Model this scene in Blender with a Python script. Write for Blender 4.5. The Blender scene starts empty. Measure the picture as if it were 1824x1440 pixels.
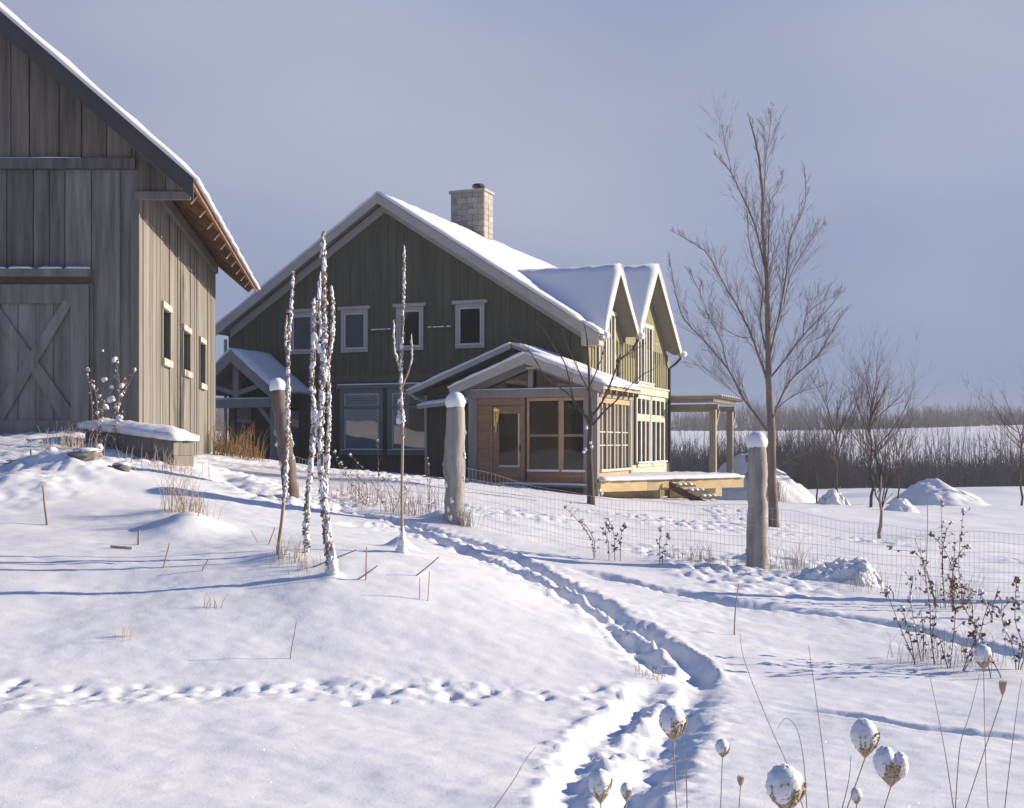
import bpy, math, random
import numpy as np
from mathutils import Vector
random.seed(7)
R = random
C = bpy.context.scene.collection
sc = bpy.context.scene

# ------------------------------------------------------------------ camera, sky, sun, exposure
F, CX, HY = 2000.0, 912.0, 790.0          # focal length and horizon of the photograph, in its pixels; eye at z = 0
cam = bpy.data.cameras.new('camera'); co = bpy.data.objects.new('camera', cam); C.objects.link(co)
co.location = (0, 0, 0); co.rotation_euler = (math.radians(90), 0, 0)
cam.sensor_fit = 'HORIZONTAL'; cam.sensor_width = 36.0; cam.lens = 36.0 * F / 1824.0
cam.shift_y = (HY - 720) / 1824.0
cam.clip_start = 0.05; cam.clip_end = 3000
sc.camera = co
SUN_EL, SUN_AZ = math.radians(18), math.radians(13)     # azimuth from +X towards +Y
sun_dir = Vector((math.cos(SUN_EL) * math.cos(SUN_AZ), math.cos(SUN_EL) * math.sin(SUN_AZ), math.sin(SUN_EL)))
w = bpy.data.worlds.new('World'); sc.world = w; w.use_nodes = True
nt = w.node_tree; nt.nodes.clear()
def N(t, kind, **kw):
    n = t.nodes.new(kind)
    for k, v in kw.items():
        if k in n.inputs: n.inputs[k].default_value = v
        else: setattr(n, k, v)
    return n
out = N(nt, 'ShaderNodeOutputWorld'); sky = N(nt, 'ShaderNodeTexSky', sky_type='NISHITA', sun_disc=False,
    sun_elevation=SUN_EL, sun_rotation=math.radians(90) - SUN_AZ, air_density=1.0, dust_density=0.0, ozone_density=8.0)
bg1 = N(nt, 'ShaderNodeBackground'); bg1.inputs['Strength'].default_value = 0.115
nt.links.new(sky.outputs[0], bg1.inputs['Color'])
tc = N(nt, 'ShaderNodeTexCoord'); mp = N(nt, 'ShaderNodeMapping'); mp.inputs['Scale'].default_value = (1.0, 1.0, 2.2)
nt.links.new(tc.outputs['Generated'], mp.inputs['Vector'])
nz = N(nt, 'ShaderNodeTexNoise', Scale=1.6, Detail=2.5, Roughness=0.45); nt.links.new(mp.outputs[0], nz.inputs['Vector'])
cr = N(nt, 'ShaderNodeValToRGB'); cr.color_ramp.elements[0].position = 0.24; cr.color_ramp.elements[1].position = 0.80
cr.color_ramp.elements[0].color = (0.124, 0.160, 0.285, 1); cr.color_ramp.elements[1].color = (0.350, 0.370, 0.455, 1)
nt.links.new(nz.outputs['Fac'], cr.inputs[0])
sx = N(nt, 'ShaderNodeSeparateXYZ'); nt.links.new(tc.outputs['Generated'], sx.inputs[0])
mr = N(nt, 'ShaderNodeMapRange'); mr.inputs['From Min'].default_value = 0.0; mr.inputs['From Max'].default_value = 0.55
mr.inputs['To Min'].default_value = -0.17; mr.inputs['To Max'].default_value = 0.21
nt.links.new(sx.outputs[2], mr.inputs[0])
ad = N(nt, 'ShaderNodeMath', operation='ADD'); nt.links.new(nz.outputs['Fac'], ad.inputs[0]); nt.links.new(mr.outputs[0], ad.inputs[1])
nt.links.new(ad.outputs[0], cr.inputs[0])
bg2 = N(nt, 'ShaderNodeBackground'); bg2.inputs['Strength'].default_value = 0.80
nt.links.new(cr.outputs[0], bg2.inputs['Color'])
mx = N(nt, 'ShaderNodeMixShader'); cv = N(nt, 'ShaderNodeMapRange'); cv.inputs['From Min'].default_value = 0.34; cv.inputs['From Max'].default_value = 0.62
cv.inputs['To Min'].default_value = 0.94; cv.inputs['To Max'].default_value = 0.06     # the cloud bank thins out to blue overhead
nt.links.new(sx.outputs[2], cv.inputs[0]); nt.links.new(cv.outputs[0], mx.inputs[0])
nt.links.new(bg1.outputs[0], mx.inputs[1]); nt.links.new(bg2.outputs[0], mx.inputs[2]); nt.links.new(mx.outputs[0], out.inputs[0])
sl = bpy.data.lights.new('sun', 'SUN'); sl.energy = 5.0; sl.angle = math.radians(0.5); sl.color = (1.0, 0.85, 0.66)
so = bpy.data.objects.new('sun', sl); C.objects.link(so); so.rotation_euler = sun_dir.to_track_quat('Z', 'Y').to_euler()
vs = sc.view_settings; sc.display_settings.display_device = 'sRGB'
vs.view_transform = 'Standard'; vs.look = 'None'; vs.gamma = 1.0; vs.use_curve_mapping = False; vs.exposure = 0.75
sc.cycles.use_denoising = True
sc.cycles.max_bounces = 6; sc.cycles.diffuse_bounces = 1; sc.cycles.transparent_max_bounces = 16

# ------------------------------------------------------------------ materials
def mat(name, col, rough=0.8, var=0.0, grain=None, bump=0.0, spec=0.3, metal=0.0, snowy=0.0, stain=None, obj_var=0.0, ior=None):
    """grain = (sx, sy, sz) noise stretch for streaks; var = how far colour swings; obj_var = swing from one object to the next"""
    m = bpy.data.materials.new(name); m.use_nodes = True; t = m.node_tree; b = t.nodes['Principled BSDF']
    b.inputs['Roughness'].default_value = rough; b.inputs['Metallic'].default_value = metal
    b.inputs['Specular IOR Level'].default_value = spec
    if ior: b.inputs['IOR'].default_value = ior
    cur = None
    tcx = N(t, 'ShaderNodeTexCoord'); mpp = N(t, 'ShaderNodeMapping'); mpp.inputs['Scale'].default_value = grain or (1, 1, 1)
    oi = N(t, 'ShaderNodeObjectInfo')
    if obj_var:
        va = N(t, 'ShaderNodeVectorMath', operation='SCALE'); va.inputs[0].default_value = (31, 17, 23)
        t.links.new(oi.outputs['Random'], va.inputs['Scale'])
        vb = N(t, 'ShaderNodeVectorMath', operation='ADD'); t.links.new(tcx.outputs['Object'], vb.inputs[0]); t.links.new(va.outputs[0], vb.inputs[1])
        t.links.new(vb.outputs[0], mpp.inputs['Vector'])
    else:
        t.links.new(tcx.outputs['Object'], mpp.inputs['Vector'])
    n1 = N(t, 'ShaderNodeTexNoise', Scale=1.0, Detail=5.0, Roughness=0.62); t.links.new(mpp.outputs[0], n1.inputs['Vector'])
    ramp = N(t, 'ShaderNodeValToRGB'); ramp.color_ramp.elements[0].position = 0.28; ramp.color_ramp.elements[1].position = 0.72
    lo = [max(0, c * (1 - var)) for c in col]; hi = [min(1, c * (1 + var)) for c in col]
    ramp.color_ramp.elements[0].color = (*(stain or lo), 1); ramp.color_ramp.elements[1].color = (*hi, 1)
    t.links.new(n1.outputs['Fac'], ramp.inputs[0]); cur = ramp.outputs[0]
    if obj_var:
        mrr = N(t, 'ShaderNodeMapRange'); mrr.inputs['To Min'].default_value = 1 - obj_var; mrr.inputs['To Max'].default_value = 1 + obj_var
        t.links.new(oi.outputs['Random'], mrr.inputs[0])
        vm = N(t, 'ShaderNodeVectorMath', operation='SCALE'); t.links.new(cur, vm.inputs[0]); t.links.new(mrr.outputs[0], vm.inputs['Scale']); cur = vm.outputs[0]
    if snowy:
        g = N(t, 'ShaderNodeNewGeometry'); s = N(t, 'ShaderNodeSeparateXYZ'); t.links.new(g.outputs['Normal'], s.inputs[0])
        n2 = N(t, 'ShaderNodeTexNoise', Scale=3.0, Detail=2.0); t.links.new(tcx.outputs['Object'], n2.inputs['Vector'])
        a = N(t, 'ShaderNodeMath', operation='ADD'); t.links.new(s.outputs[2], a.inputs[0]); t.links.new(n2.outputs['Fac'], a.inputs[1])
        th = N(t, 'ShaderNodeMapRange'); th.inputs['From Min'].default_value = 1.5 - snowy; th.inputs['From Max'].default_value = 1.62 - snowy
        t.links.new(a.outputs[0], th.inputs[0])
        mm = N(t, 'ShaderNodeMix', data_type='RGBA'); t.links.new(th.outputs[0], mm.inputs[0]); t.links.new(cur, mm.inputs[6]); mm.inputs[7].default_value = (.72, .74, .77, 1); cur = mm.outputs[2]
    t.links.new(cur, b.inputs['Base Color'])
    if bump:
        bp = N(t, 'ShaderNodeBump'); bp.inputs['Strength'].default_value = bump; bp.inputs['Distance'].default_value = 0.02
        t.links.new(n1.outputs['Fac'], bp.inputs['Height']); t.links.new(bp.outputs[0], b.inputs['Normal'])
    return m
M = {}
def snow_material(name, fine):
    m = bpy.data.materials.new(name); m.use_nodes = True; t = m.node_tree; b = t.nodes['Principled BSDF']
    b.inputs['Roughness'].default_value = 0.55; b.inputs['Specular IOR Level'].default_value = 0.25
    tcx = N(t, 'ShaderNodeTexCoord')
    n0 = N(t, 'ShaderNodeTexNoise', Scale=0.5, Detail=4.0); t.links.new(tcx.outputs['Object'], n0.inputs['Vector'])
    rp = N(t, 'ShaderNodeValToRGB'); rp.color_ramp.elements[0].color = (.69, .705, .75, 1); rp.color_ramp.elements[1].color = (.745, .755, .785, 1)
    t.links.new(n0.outputs['Fac'], rp.inputs[0]); t.links.new(rp.outputs[0], b.inputs['Base Color'])
    n1 = N(t, 'ShaderNodeTexNoise', Scale=fine, Detail=3.0, Roughness=0.7); t.links.new(tcx.outputs['Object'], n1.inputs['Vector'])
    bp = N(t, 'ShaderNodeBump'); bp.inputs['Strength'].default_value = 0.22; bp.inputs['Distance'].default_value = 0.010
    t.links.new(n1.outputs['Fac'], bp.inputs['Height']); t.links.new(bp.outputs[0], b.inputs['Normal'])
    return m
M['snow'] = snow_material('snow', 38.0)
M['soft_snow'] = snow_material('soft_snow', 60.0)
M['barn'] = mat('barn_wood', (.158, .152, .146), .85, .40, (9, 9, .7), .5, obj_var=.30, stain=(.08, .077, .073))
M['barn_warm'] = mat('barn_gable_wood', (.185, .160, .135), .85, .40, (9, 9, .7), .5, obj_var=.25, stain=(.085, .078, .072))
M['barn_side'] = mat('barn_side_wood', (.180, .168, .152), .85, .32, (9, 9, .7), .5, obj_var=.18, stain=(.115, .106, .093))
M['barn_door'] = mat('barn_door_wood', (.195, .188, .18), .85, .35, (7, 7, .6), .5, obj_var=.12, stain=(.105, .098, .092))
M['rust_wood'] = mat('brown_board', (.21, .115, .068), .8, .35, (2, 6, 6), .3, obj_var=.2)
M['new_wood'] = mat('pale_timber', (.60, .50, .36), .7, .15, (3, 3, 3), .2)
M['trim_wood'] = mat('grey_trim_wood', (.40, .37, .32), .75, .2, (5, 5, 5), .2)
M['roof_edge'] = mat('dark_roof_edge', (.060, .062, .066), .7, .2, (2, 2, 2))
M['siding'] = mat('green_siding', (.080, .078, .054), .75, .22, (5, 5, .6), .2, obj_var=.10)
M['siding_sunlit'] = mat('green_siding_sunlit', (.185, .175, .098), .75, .2, (5, 5, .6), .2, obj_var=.10)  # same paint as the gable, paler: sunlight put into the colour
M['fascia'] = mat('grey_fascia', (.36, .35, .33), .7, .10, (3, 3, 3), .1)
M['soffit'] = mat('grey_soffit', (.30, .27, .22), .8, .12, (3, 3, 3))
M['casing'] = mat('window_casing', (.50, .49, .44), .6, .08, (3, 3, 3))
M['casing_grey'] = mat('window_casing_grey', (.16, .17, .155), .6, .08, (3, 3, 3))
M['belt'] = mat('belt_trim', (.105, .088, .062), .7, .12, (3, 3, 3))
M['cedar'] = mat('cedar', (.28, .17, .105), .65, .22, (3, 3, 9), .2, obj_var=.10)
M['cedar_light'] = mat('cedar_light', (.44, .29, .16), .6, .18, (6, 6, 2), .2, obj_var=.1)
M['post_grey'] = mat('grey_painted_timber', (.235, .225, .215), .7, .15, (5, 5, .8), .15)
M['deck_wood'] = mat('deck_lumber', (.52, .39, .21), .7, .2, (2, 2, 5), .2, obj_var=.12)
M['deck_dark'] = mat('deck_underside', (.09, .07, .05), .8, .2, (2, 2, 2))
M['pergola'] = mat('pergola_timber', (.27, .235, .19), .75, .22, (5, 5, 1), .2, obj_var=.1)
M['fence_post'] = mat('silver_fence_post', (.30, .29, .28), .85, .25, (12, 12, 1.6), .7, stain=(.18, .165, .15))
M['brown_post'] = mat('brown_fence_post', (.17, .135, .115), .85, .3, (12, 12, 1.6), .7, stain=(.085, .065, .055))
M['wire'] = mat('frosted_wire', (.60, .55, .55), .6, .15, (9, 9, 9))
M['bark'] = mat('maple_bark', (.175, .138, .120), .9, .35, (9, 9, 2), .6, snowy=.30)
M['twig'] = mat('twig', (.28, .23, .21), .9, .25, (4, 4, 4), snowy=.22)
M['dark_bark'] = mat('dark_bark', (.085, .065, .055), .9, .35, (9, 9, 2), .6, snowy=.14)
M['far_twig'] = mat('far_twig', (.135, .110, .102), .9, .35, (.2, .2, .2))
M['pale_twig'] = mat('pale_twig', (.24, .21, .20), .9, .3, (.2, .2, .2))
M['red_twig'] = mat('reddish_twig', (.165, .105, .085), .9, .3, (.5, .5, .5))
M['scrub'] = mat('scrub_twig', (.100, .086, .084), .9, .45, (.15, .15, .15))
M['seed'] = mat('brown_seed', (.24, .19, .16), .9, .35, (40, 40, 40))
M['weed_brown'] = mat('weed_brown', (.215, .140, .098), .9, .4, (30, 30, 30))
M['straw'] = mat('straw', (.43, .335, .25), .85, .3, (9, 9, 9))
M['rust_grass'] = mat('rust_grass', (.25, .155, .075), .85, .35, (5, 5, 5))
M['umbel'] = mat('seed_umbel', (.46, .36, .26), .9, .35, (200, 200, 200))
M['stem'] = mat('dry_stem', (.34, .27, .215), .85, .3, (9, 9, 9))
M['metal'] = mat('dark_metal', (.035, .035, .038), .4, .1, spec=.5)
M['stone'] = mat('chimney_stone', (.33, .30, .275), .9, .25, (4, 4, 4), .4, obj_var=.16)
M['brass'] = mat('brass', (.75, .55, .20), .3, .1, metal=.8)
M['wicker'] = mat('wicker', (.20, .13, .09), .8, .3, (30, 30, 30))
M['interior'] = mat('interior_wall', (.16, .11, .075), .8, .1)
def glass_material(name, tint, f0, transp):
    m = bpy.data.materials.new(name); m.use_nodes = True; t = m.node_tree; t.nodes.clear()
    o = N(t, 'ShaderNodeOutputMaterial'); gl = N(t, 'ShaderNodeBsdfGlossy', Roughness=0.03)
    df = N(t, 'ShaderNodeBsdfDiffuse'); df.inputs['Color'].default_value = (*tint, 1)
    tr = N(t, 'ShaderNodeBsdfTransparent'); fr = N(t, 'ShaderNodeFresnel', IOR=f0)
    ng = N(t, 'ShaderNodeTexNoise', Scale=1.3, Detail=1.0); tcx = N(t, 'ShaderNodeTexCoord'); t.links.new(tcx.outputs['Object'], ng.inputs['Vector'])
    bp = N(t, 'ShaderNodeBump'); bp.inputs['Strength'].default_value = .08; bp.inputs['Distance'].default_value = .05
    t.links.new(ng.outputs['Fac'], bp.inputs['Height']); t.links.new(bp.outputs[0], gl.inputs['Normal'])
    a = N(t, 'ShaderNodeMixShader'); a.inputs[0].default_value = transp; t.links.new(df.outputs[0], a.inputs[1]); t.links.new(tr.outputs[0], a.inputs[2])
    b = N(t, 'ShaderNodeMixShader'); t.links.new(fr.outputs[0], b.inputs[0]); t.links.new(a.outputs[0], b.inputs[1]); t.links.new(gl.outputs[0], b.inputs[2])
    t.links.new(b.outputs[0], o.inputs[0]); return m
M['glass'] = glass_material('window_glass', (.010, .011, .013), 1.8, 0.0)
M['glass_bright'] = glass_material('reflective_glass', (.016, .018, .020), 2.6, 0.0)
M['glass_clear'] = glass_material('porch_glass', (.012, .012, .012), 1.5, .45)
M['screen'] = glass_material('insect_screen', (.17, .155, .14), 1.25, .16)

# ------------------------------------------------------------------ helpers
def tag(o, label=None, cat=None, group=None, kind=None):
    for k, v in (('label', label), ('category', cat), ('group', group), ('kind', kind)):
        if v: o[k] = v
    return o
def thing(name, loc, label, cat, group=None):
    o = bpy.data.objects.new(name, None); C.objects.link(o); o.location = loc; o.empty_display_size = .1
    return tag(o, label, cat, group)
class MB:
    """collects faces in world coordinates; build() links them as one mesh object, relative to its thing's base"""
    def __init__(self): self.v = []; self.f = []
    def add(self, vs, fs):
        n = len(self.v); self.v += [tuple(p) for p in vs]; self.f += [tuple(i + n for i in f) for f in fs]; return self
    def prism(self, poly, off):
        n = len(poly); off = Vector(off); P_ = [Vector(p) for p in poly]
        nrm = Vector((0, 0, 0))
        for i in range(n): nrm += P_[i].cross(P_[(i + 1) % n])
        if nrm.dot(off) > 0: P_ = P_[::-1]
        Q = [p + off for p in P_]
        return self.add(P_ + Q, [tuple(range(n)), tuple(range(2 * n - 1, n - 1, -1))] + [(i, n + i, n + (i + 1) % n, (i + 1) % n) for i in range(n)])
    def tube(self, pts, rad, n=6, cap=True):
        pts = [Vector(p) for p in pts]; k = len(pts)
        if not hasattr(rad, '__len__'): rad = [rad] * k
        vs = []; a = None
        for i, p in enumerate(pts):
            t = (pts[min(i + 1, k - 1)] - pts[max(i - 1, 0)])
            t = t.normalized() if t.length > 1e-9 else Vector((0, 0, 1))
            if a is None:
                a = t.cross(Vector((0, 1, 0)) if abs(t.y) < .9 else Vector((1, 0, 0))).normalized()
            a = (a - t * a.dot(t)).normalized(); b = t.cross(a)
            for j in range(n):
                q = 2 * math.pi * j / n; vs.append(p + (a * math.cos(q) + b * math.sin(q)) * rad[i])
        fs = [(i * n + j, i * n + (j + 1) % n, (i + 1) * n + (j + 1) % n, (i + 1) * n + j) for i in range(k - 1) for j in range(n)]
        if cap: fs += [tuple(range(n - 1, -1, -1)), tuple(range((k - 1) * n, k * n))]
        return self.add(vs, fs)
    def blob(self, c, r, seed=0, rough=.18, n=8, m=6):
        rr = random.Random(seed); c = Vector(c); r = Vector(r) if hasattr(r, '__len__') else Vector((r, r, r))
        vs = [c + Vector((0, 0, -r.z))]
        for i in range(1, m):
            th = -math.pi / 2 + math.pi * i / m
            for j in range(n):
                ph = 2 * math.pi * (j + .5 * (i % 2)) / n; q = 1 + rr.uniform(-rough, rough)
                vs.append(c + Vector((r.x * math.cos(th) * math.cos(ph) * q, r.y * math.cos(th) * math.sin(ph) * q, r.z * math.sin(th) * q)))
        vs.append(c + Vector((0, 0, r.z)))
        fs = [(0, 1 + (j + 1) % n, 1 + j) for j in range(n)]
        for i in range(m - 2):
            a = 1 + i * n
            fs += [(a + j, a + (j + 1) % n, a + n + (j + 1) % n, a + n + j) for j in range(n)]
        a = 1 + (m - 2) * n; L = len(vs) - 1
        fs += [(a + j, a + (j + 1) % n, L) for j in range(n)]
        return self.add(vs, fs)
    def leaf(self, p, d, size, rr):
        """a curled dry leaf: two bent quads"""
        p = Vector(p); d = Vector(d).normalized(); u = d.cross(Vector((rr.uniform(-1, 1), rr.uniform(-1, 1), rr.uniform(-1, 1)))).normalized()
        k = d.cross(u) * size * .3
        q = p + d * size * .5 + k; e = p + d * size
        return self.add([p, q + u * size * .28, e, q - u * size * .28, q - k * 1.6], [(0, 1, 4), (1, 2, 4), (2, 3, 4), (3, 0, 4)])
    def build(self, name, m, parent=None, smooth=False, kind=None, label=None):
        o0 = Vector(parent_world(parent)) if parent else Vector((0, 0, 0))
        me = bpy.data.meshes.new(name)
        me.from_pydata([(p[0] - o0.x, p[1] - o0.y, p[2] - o0.z) for p in self.v], [], self.f); me.update()
        if smooth: me.polygons.foreach_set('use_smooth', [True] * len(me.polygons))
        me.materials.append(m)
        o = bpy.data.objects.new(name, me); C.objects.link(o)
        if parent: o.parent = parent
        if kind: o['kind'] = kind
        if label: o['label'] = label
        return o
def parent_world(p):
    v = Vector((0, 0, 0))
    while p: v += p.location; p = p.parent
    return v
def box(mb, fr, s0, s1, t0, t1, z0, z1):
    """box in a building's own frame"""
    return mb.prism([fr(s0, t0, z0), fr(s1, t0, z0), fr(s1, t0, z1), fr(s0, t0, z1)], fr(0, t1, 0) - fr(0, t0, 0))
def part(name, m, parent, fr, *dims, **kw):
    return box(MB(), fr, *dims).build(name, m, parent, **kw)
def frame(ox, oy, e, d):
    def fr(s, t, z): return Vector((ox + e[0] * s + d[0] * t, oy + e[1] * s + d[1] * t, z))
    fr.o = (ox, oy); fr.e = e; fr.d = d
    return fr
def on_t(fr, px, py, t):
    """where the sight line of a pixel meets the plane t = const of a building: (s, z)"""
    k = (px - CX) / F; qx, qy = fr.o[0] + fr.d[0] * t, fr.o[1] + fr.d[1] * t
    s = (k * qy - qx) / (fr.e[0] - k * fr.e[1]); return s, (HY - py) / F * (qy + s * fr.e[1])
def on_s(fr, px, py, s):
    k = (px - CX) / F; qx, qy = fr.o[0] + fr.e[0] * s, fr.o[1] + fr.e[1] * s
    t = (k * qy - qx) / (fr.d[0] - k * fr.d[1]); return t, (HY - py) / F * (qy + t * fr.d[1])
def P(px, py, Y): return Vector(((px - CX) / F * Y, Y, (HY - py) / F * Y))
def snow_slab(a, b, c, d, th, nu, nv, seed, edge=.6):
    """a blanket of snow on the quad a b c d (a->b along u, a->d along v): rounded, uneven edge and top"""
    rr = random.Random(seed); a, b, c, d = map(Vector, (a, b, c, d)); nrm = (b - a).cross(d - a).normalized()
    if nrm.z < 0: nrm = -nrm
    mb = MB(); top = []; bot = []
    uu = [math.sin(-math.pi / 2 + math.pi * i / nu) * .5 + .5 if nu < 5 else i / nu for i in range(nu + 1)]
    ju = [rr.uniform(-1, 1) for _ in range(nv + 1)]; jv = [rr.uniform(-1, 1) for _ in range(nu + 1)]
    lu, lv = (b - a).length, (d - a).length
    for j in range(nv + 1):
        for i in range(nu + 1):
            u, v = uu[i], j / nv
            eu = min(u * lu, (1 - u) * lu); ev = min(v * lv, (1 - v) * lv)
            u2 = u + (ju[j] * .03 / lu * 1.0 if i in (0, nu) else 0); v2 = v + (jv[i] * .03 / lv if j in (0, nv) else 0)
            p = a * (1 - u2) * (1 - v2) + b * u2 * (1 - v2) + c * u2 * v2 + d * (1 - u2) * v2
            k = min(1, .45 + min(eu, ev) / (th * 1.5) * edge)
            top.append(p + nrm * th * k * (1 + rr.uniform(-.12, .12))); bot.append(p + nrm * .002)
    W = nu + 1; n = W * (nv + 1); fs = []
    for j in range(nv):
        for i in range(nu):
            q = j * W + i; fs.append((q, q + 1, q + W + 1, q + W)); fs.append((n + q, n + q + W, n + q + W + 1, n + q + 1))
    ring = [i for i in range(W)] + [j * W + nu for j in range(1, nv + 1)] + [nv * W + i for i in range(nu - 1, -1, -1)] + [j * W for j in range(nv - 1, 0, -1)]
    for i, q in enumerate(ring):
        r2 = ring[(i + 1) % len(ring)]; fs.append((q, n + q, n + r2, r2))
    return mb.add(top + bot, fs)

# ------------------------------------------------------------------ terrain
def hash2(i, j, s):
    with np.errstate(over='ignore'):
        h = (i.astype(np.uint32) * np.uint32(374761393) + j.astype(np.uint32) * np.uint32(668265263) + np.uint32(s * 974711 + 13))
        h = (h ^ (h >> np.uint32(13))) * np.uint32(1274126177); h = h ^ (h >> np.uint32(16))
    return h.astype(np.float64) / 4294967295.0
def vnoise(x, y, s=0):
    xi, yi = np.floor(x).astype(np.int64), np.floor(y).astype(np.int64); fx, fy = x - xi, y - yi
    fx = fx * fx * fx * (fx * (fx * 6 - 15) + 10); fy = fy * fy * fy * (fy * (fy * 6 - 15) + 10)
    a, b, c, d = hash2(xi, yi, s), hash2(xi + 1, yi, s), hash2(xi, yi + 1, s), hash2(xi + 1, yi + 1, s)
    return (a * (1 - fx) + b * fx) * (1 - fy) + (c * (1 - fx) + d * fx) * fy - .5
def fbm(x, y, s=0, o=4):
    r = 0; k = 1.0
    for i in range(o): r = r + vnoise(x, y, s + i) * k; x = x * 2.03 + 7.1; y = y * 2.03 - 3.7; k *= .5
    return r
CTRL = [  # (pixel x, pixel y, distance) of the snow surface
 (-500,1440,4.3),(0,1440,4.5),(300,1440,4.6),(600,1440,4.7),(900,1440,4.8),(1345,1440,4.9),(1824,1440,5.0),(2400,1440,5.0),
 (0,1200,6.6),(300,1200,6.8),(600,1200,7.0),(900,1200,7.3),(1345,1200,8.0),(1750,1200,8.3),(2300,1200,8.4),
 (0,1010,8.9),(300,1010,9.2),(590,1032,8.8),(720,988,10.0),(900,1000,12.0),(0,905,12.0),(300,905,12.6),(500,930,12.6),
 (-400,745,17),(0,778,17),(150,772,17.0),(240,800,16.9),(300,826,15.6),(160,812,15.2),(380,806,26.5),(440,815,27),(520,830,32),(420,850,20),
 (495,878,15),(600,905,15),(805,932,14.2),(1000,975,13.7),(1345,1012,13.3),(1600,1045,12.7),(1824,1066,12.2),(2300,1100,12),
 (600,842,36),(720,862,22),(760,850,34),(830,858,32),(930,872,30),(950,895,22),(1065,886,29.5),(1180,897,30),(1330,898,31),(1200,930,20),
 (1380,942,24),(1568,962,22),(1700,960,21.5),(1824,975,21),(1490,905,40),(1600,905,40),(1824,910,40),(1330,893,44),(1200,890,44),
 (1250,893,55),(1500,893,55),(1824,893,55),(900,858,50),(400,822,50),(0,790,50),
 (1200,881,75),(1500,881,75),(1824,881,75),(900,880,75),(300,860,75),(-300,830,75),(2300,881,75),
 (300,866,100),(900,868,100),(1500,868,100),(1824,868,100),(2500,868,100),
 (300,848,125),(900,848,125),(1500,848,125),(1824,846,125),(2500,846,125),
 (-200,800,205),(900,799,205),(1500,798,205),(1824,794,205),(2500,790,205),
 (-200,766,310),(900,767,310),(1500,766,310),(1824,757,310),(2500,750,310),
 (-200,762,500),(900,762,500),(1824,754,500),(2500,748,500),(0,765,1500),(900,765,1500),(1824,765,1500),
]
def warp(X, Y):
    Y = np.maximum(Y, 2.5); return np.clip(X / (Y + 1.0), -.8, .85), np.log(Y + 1.0) * .8
cp = np.array(CTRL, float); cX = (cp[:, 0] - CX) / F * cp[:, 2]; cY = cp[:, 2]; cZ = (HY - cp[:, 1]) / F * cp[:, 2]
ca, cb = warp(cX, cY); sq = cZ / (cY + 4.0)
def tps(r2): return np.where(r2 > 1e-12, .5 * r2 * np.log(np.maximum(r2, 1e-12)), 0)
n_ = len(cp); A_ = np.zeros((n_ + 3, n_ + 3)); A_[:n_, :n_] = tps((ca[:, None] - ca) ** 2 + (cb[:, None] - cb) ** 2) + np.eye(n_) * 2e-4
A_[:n_, n_] = 1; A_[:n_, n_ + 1] = ca; A_[:n_, n_ + 2] = cb; A_[n_:, :n_] = A_[:n_, n_:].T
wt = np.linalg.solve(A_, np.concatenate([sq, np.zeros(3)]))
def base_h(X, Y):
    X = np.asarray(X, float); Y = np.asarray(Y, float); sh = X.shape; X = X.ravel(); Y = Y.ravel(); a, b = warp(X, Y); r = np.empty(len(a))
    for i in range(0, len(a), 20000):
        q = slice(i, i + 20000)
        r[q] = tps((a[q, None] - ca) ** 2 + (b[q, None] - cb) ** 2) @ wt[:n_] + wt[n_] + wt[n_ + 1] * a[q] + wt[n_ + 2] * b[q]
    return (r * (np.maximum(Y, 2.5) + 4.0)).reshape(sh)
YS = np.exp(np.linspace(math.log(2.6), math.log(70), 900))
def ground_at(px, py):
    """where the sight line of a pixel first meets the snow"""
    h = base_h((px - CX) / F * YS, YS); z = (HY - py) / F * YS; i = int(np.argmax(z <= h)) if (z <= h).any() else len(YS) - 1
    return np.array([(px - CX) / F * YS[i], YS[i]])
def zg(x, y): return float(base_h(np.array([x]), np.array([y]))[0])
def seg_dist(X, Y, pts):
    """distance to a polyline, signed side and length along it"""
    best = np.full(X.shape, 1e9); along = np.zeros(X.shape); side = np.zeros(X.shape); L = 0
    for a, b in zip(pts[:-1], pts[1:]):
        dx, dy = b - a; l = math.hypot(dx, dy)
        u = np.clip(((X - a[0]) * dx + (Y - a[1]) * dy) / (l * l), 0, 1)
        q = np.hypot(X - a[0] - u * dx, Y - a[1] - u * dy); m = q < best
        best[m] = q[m]; along[m] = L + u[m] * l; side[m] = (((X - a[0]) * dy - (Y - a[1]) * dx) / l)[m]; L += l
    return best, along, side, L
def smoothline(pts, k=6):
    pts = [np.array(p) for p in pts]; out = []
    for i in range(len(pts) - 1):
        p0, p1, p2, p3 = pts[max(i - 1, 0)], pts[i], pts[i + 1], pts[min(i + 2, len(pts) - 1)]
        for j in range(k):
            t = j / k; out.append(.5 * (2 * p1 + (p2 - p0) * t + (2 * p0 - 5 * p1 + 4 * p2 - p3) * t * t + (3 * p1 - p0 - 3 * p2 + p3) * t ** 3))
    return out + [pts[-1]]
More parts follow.
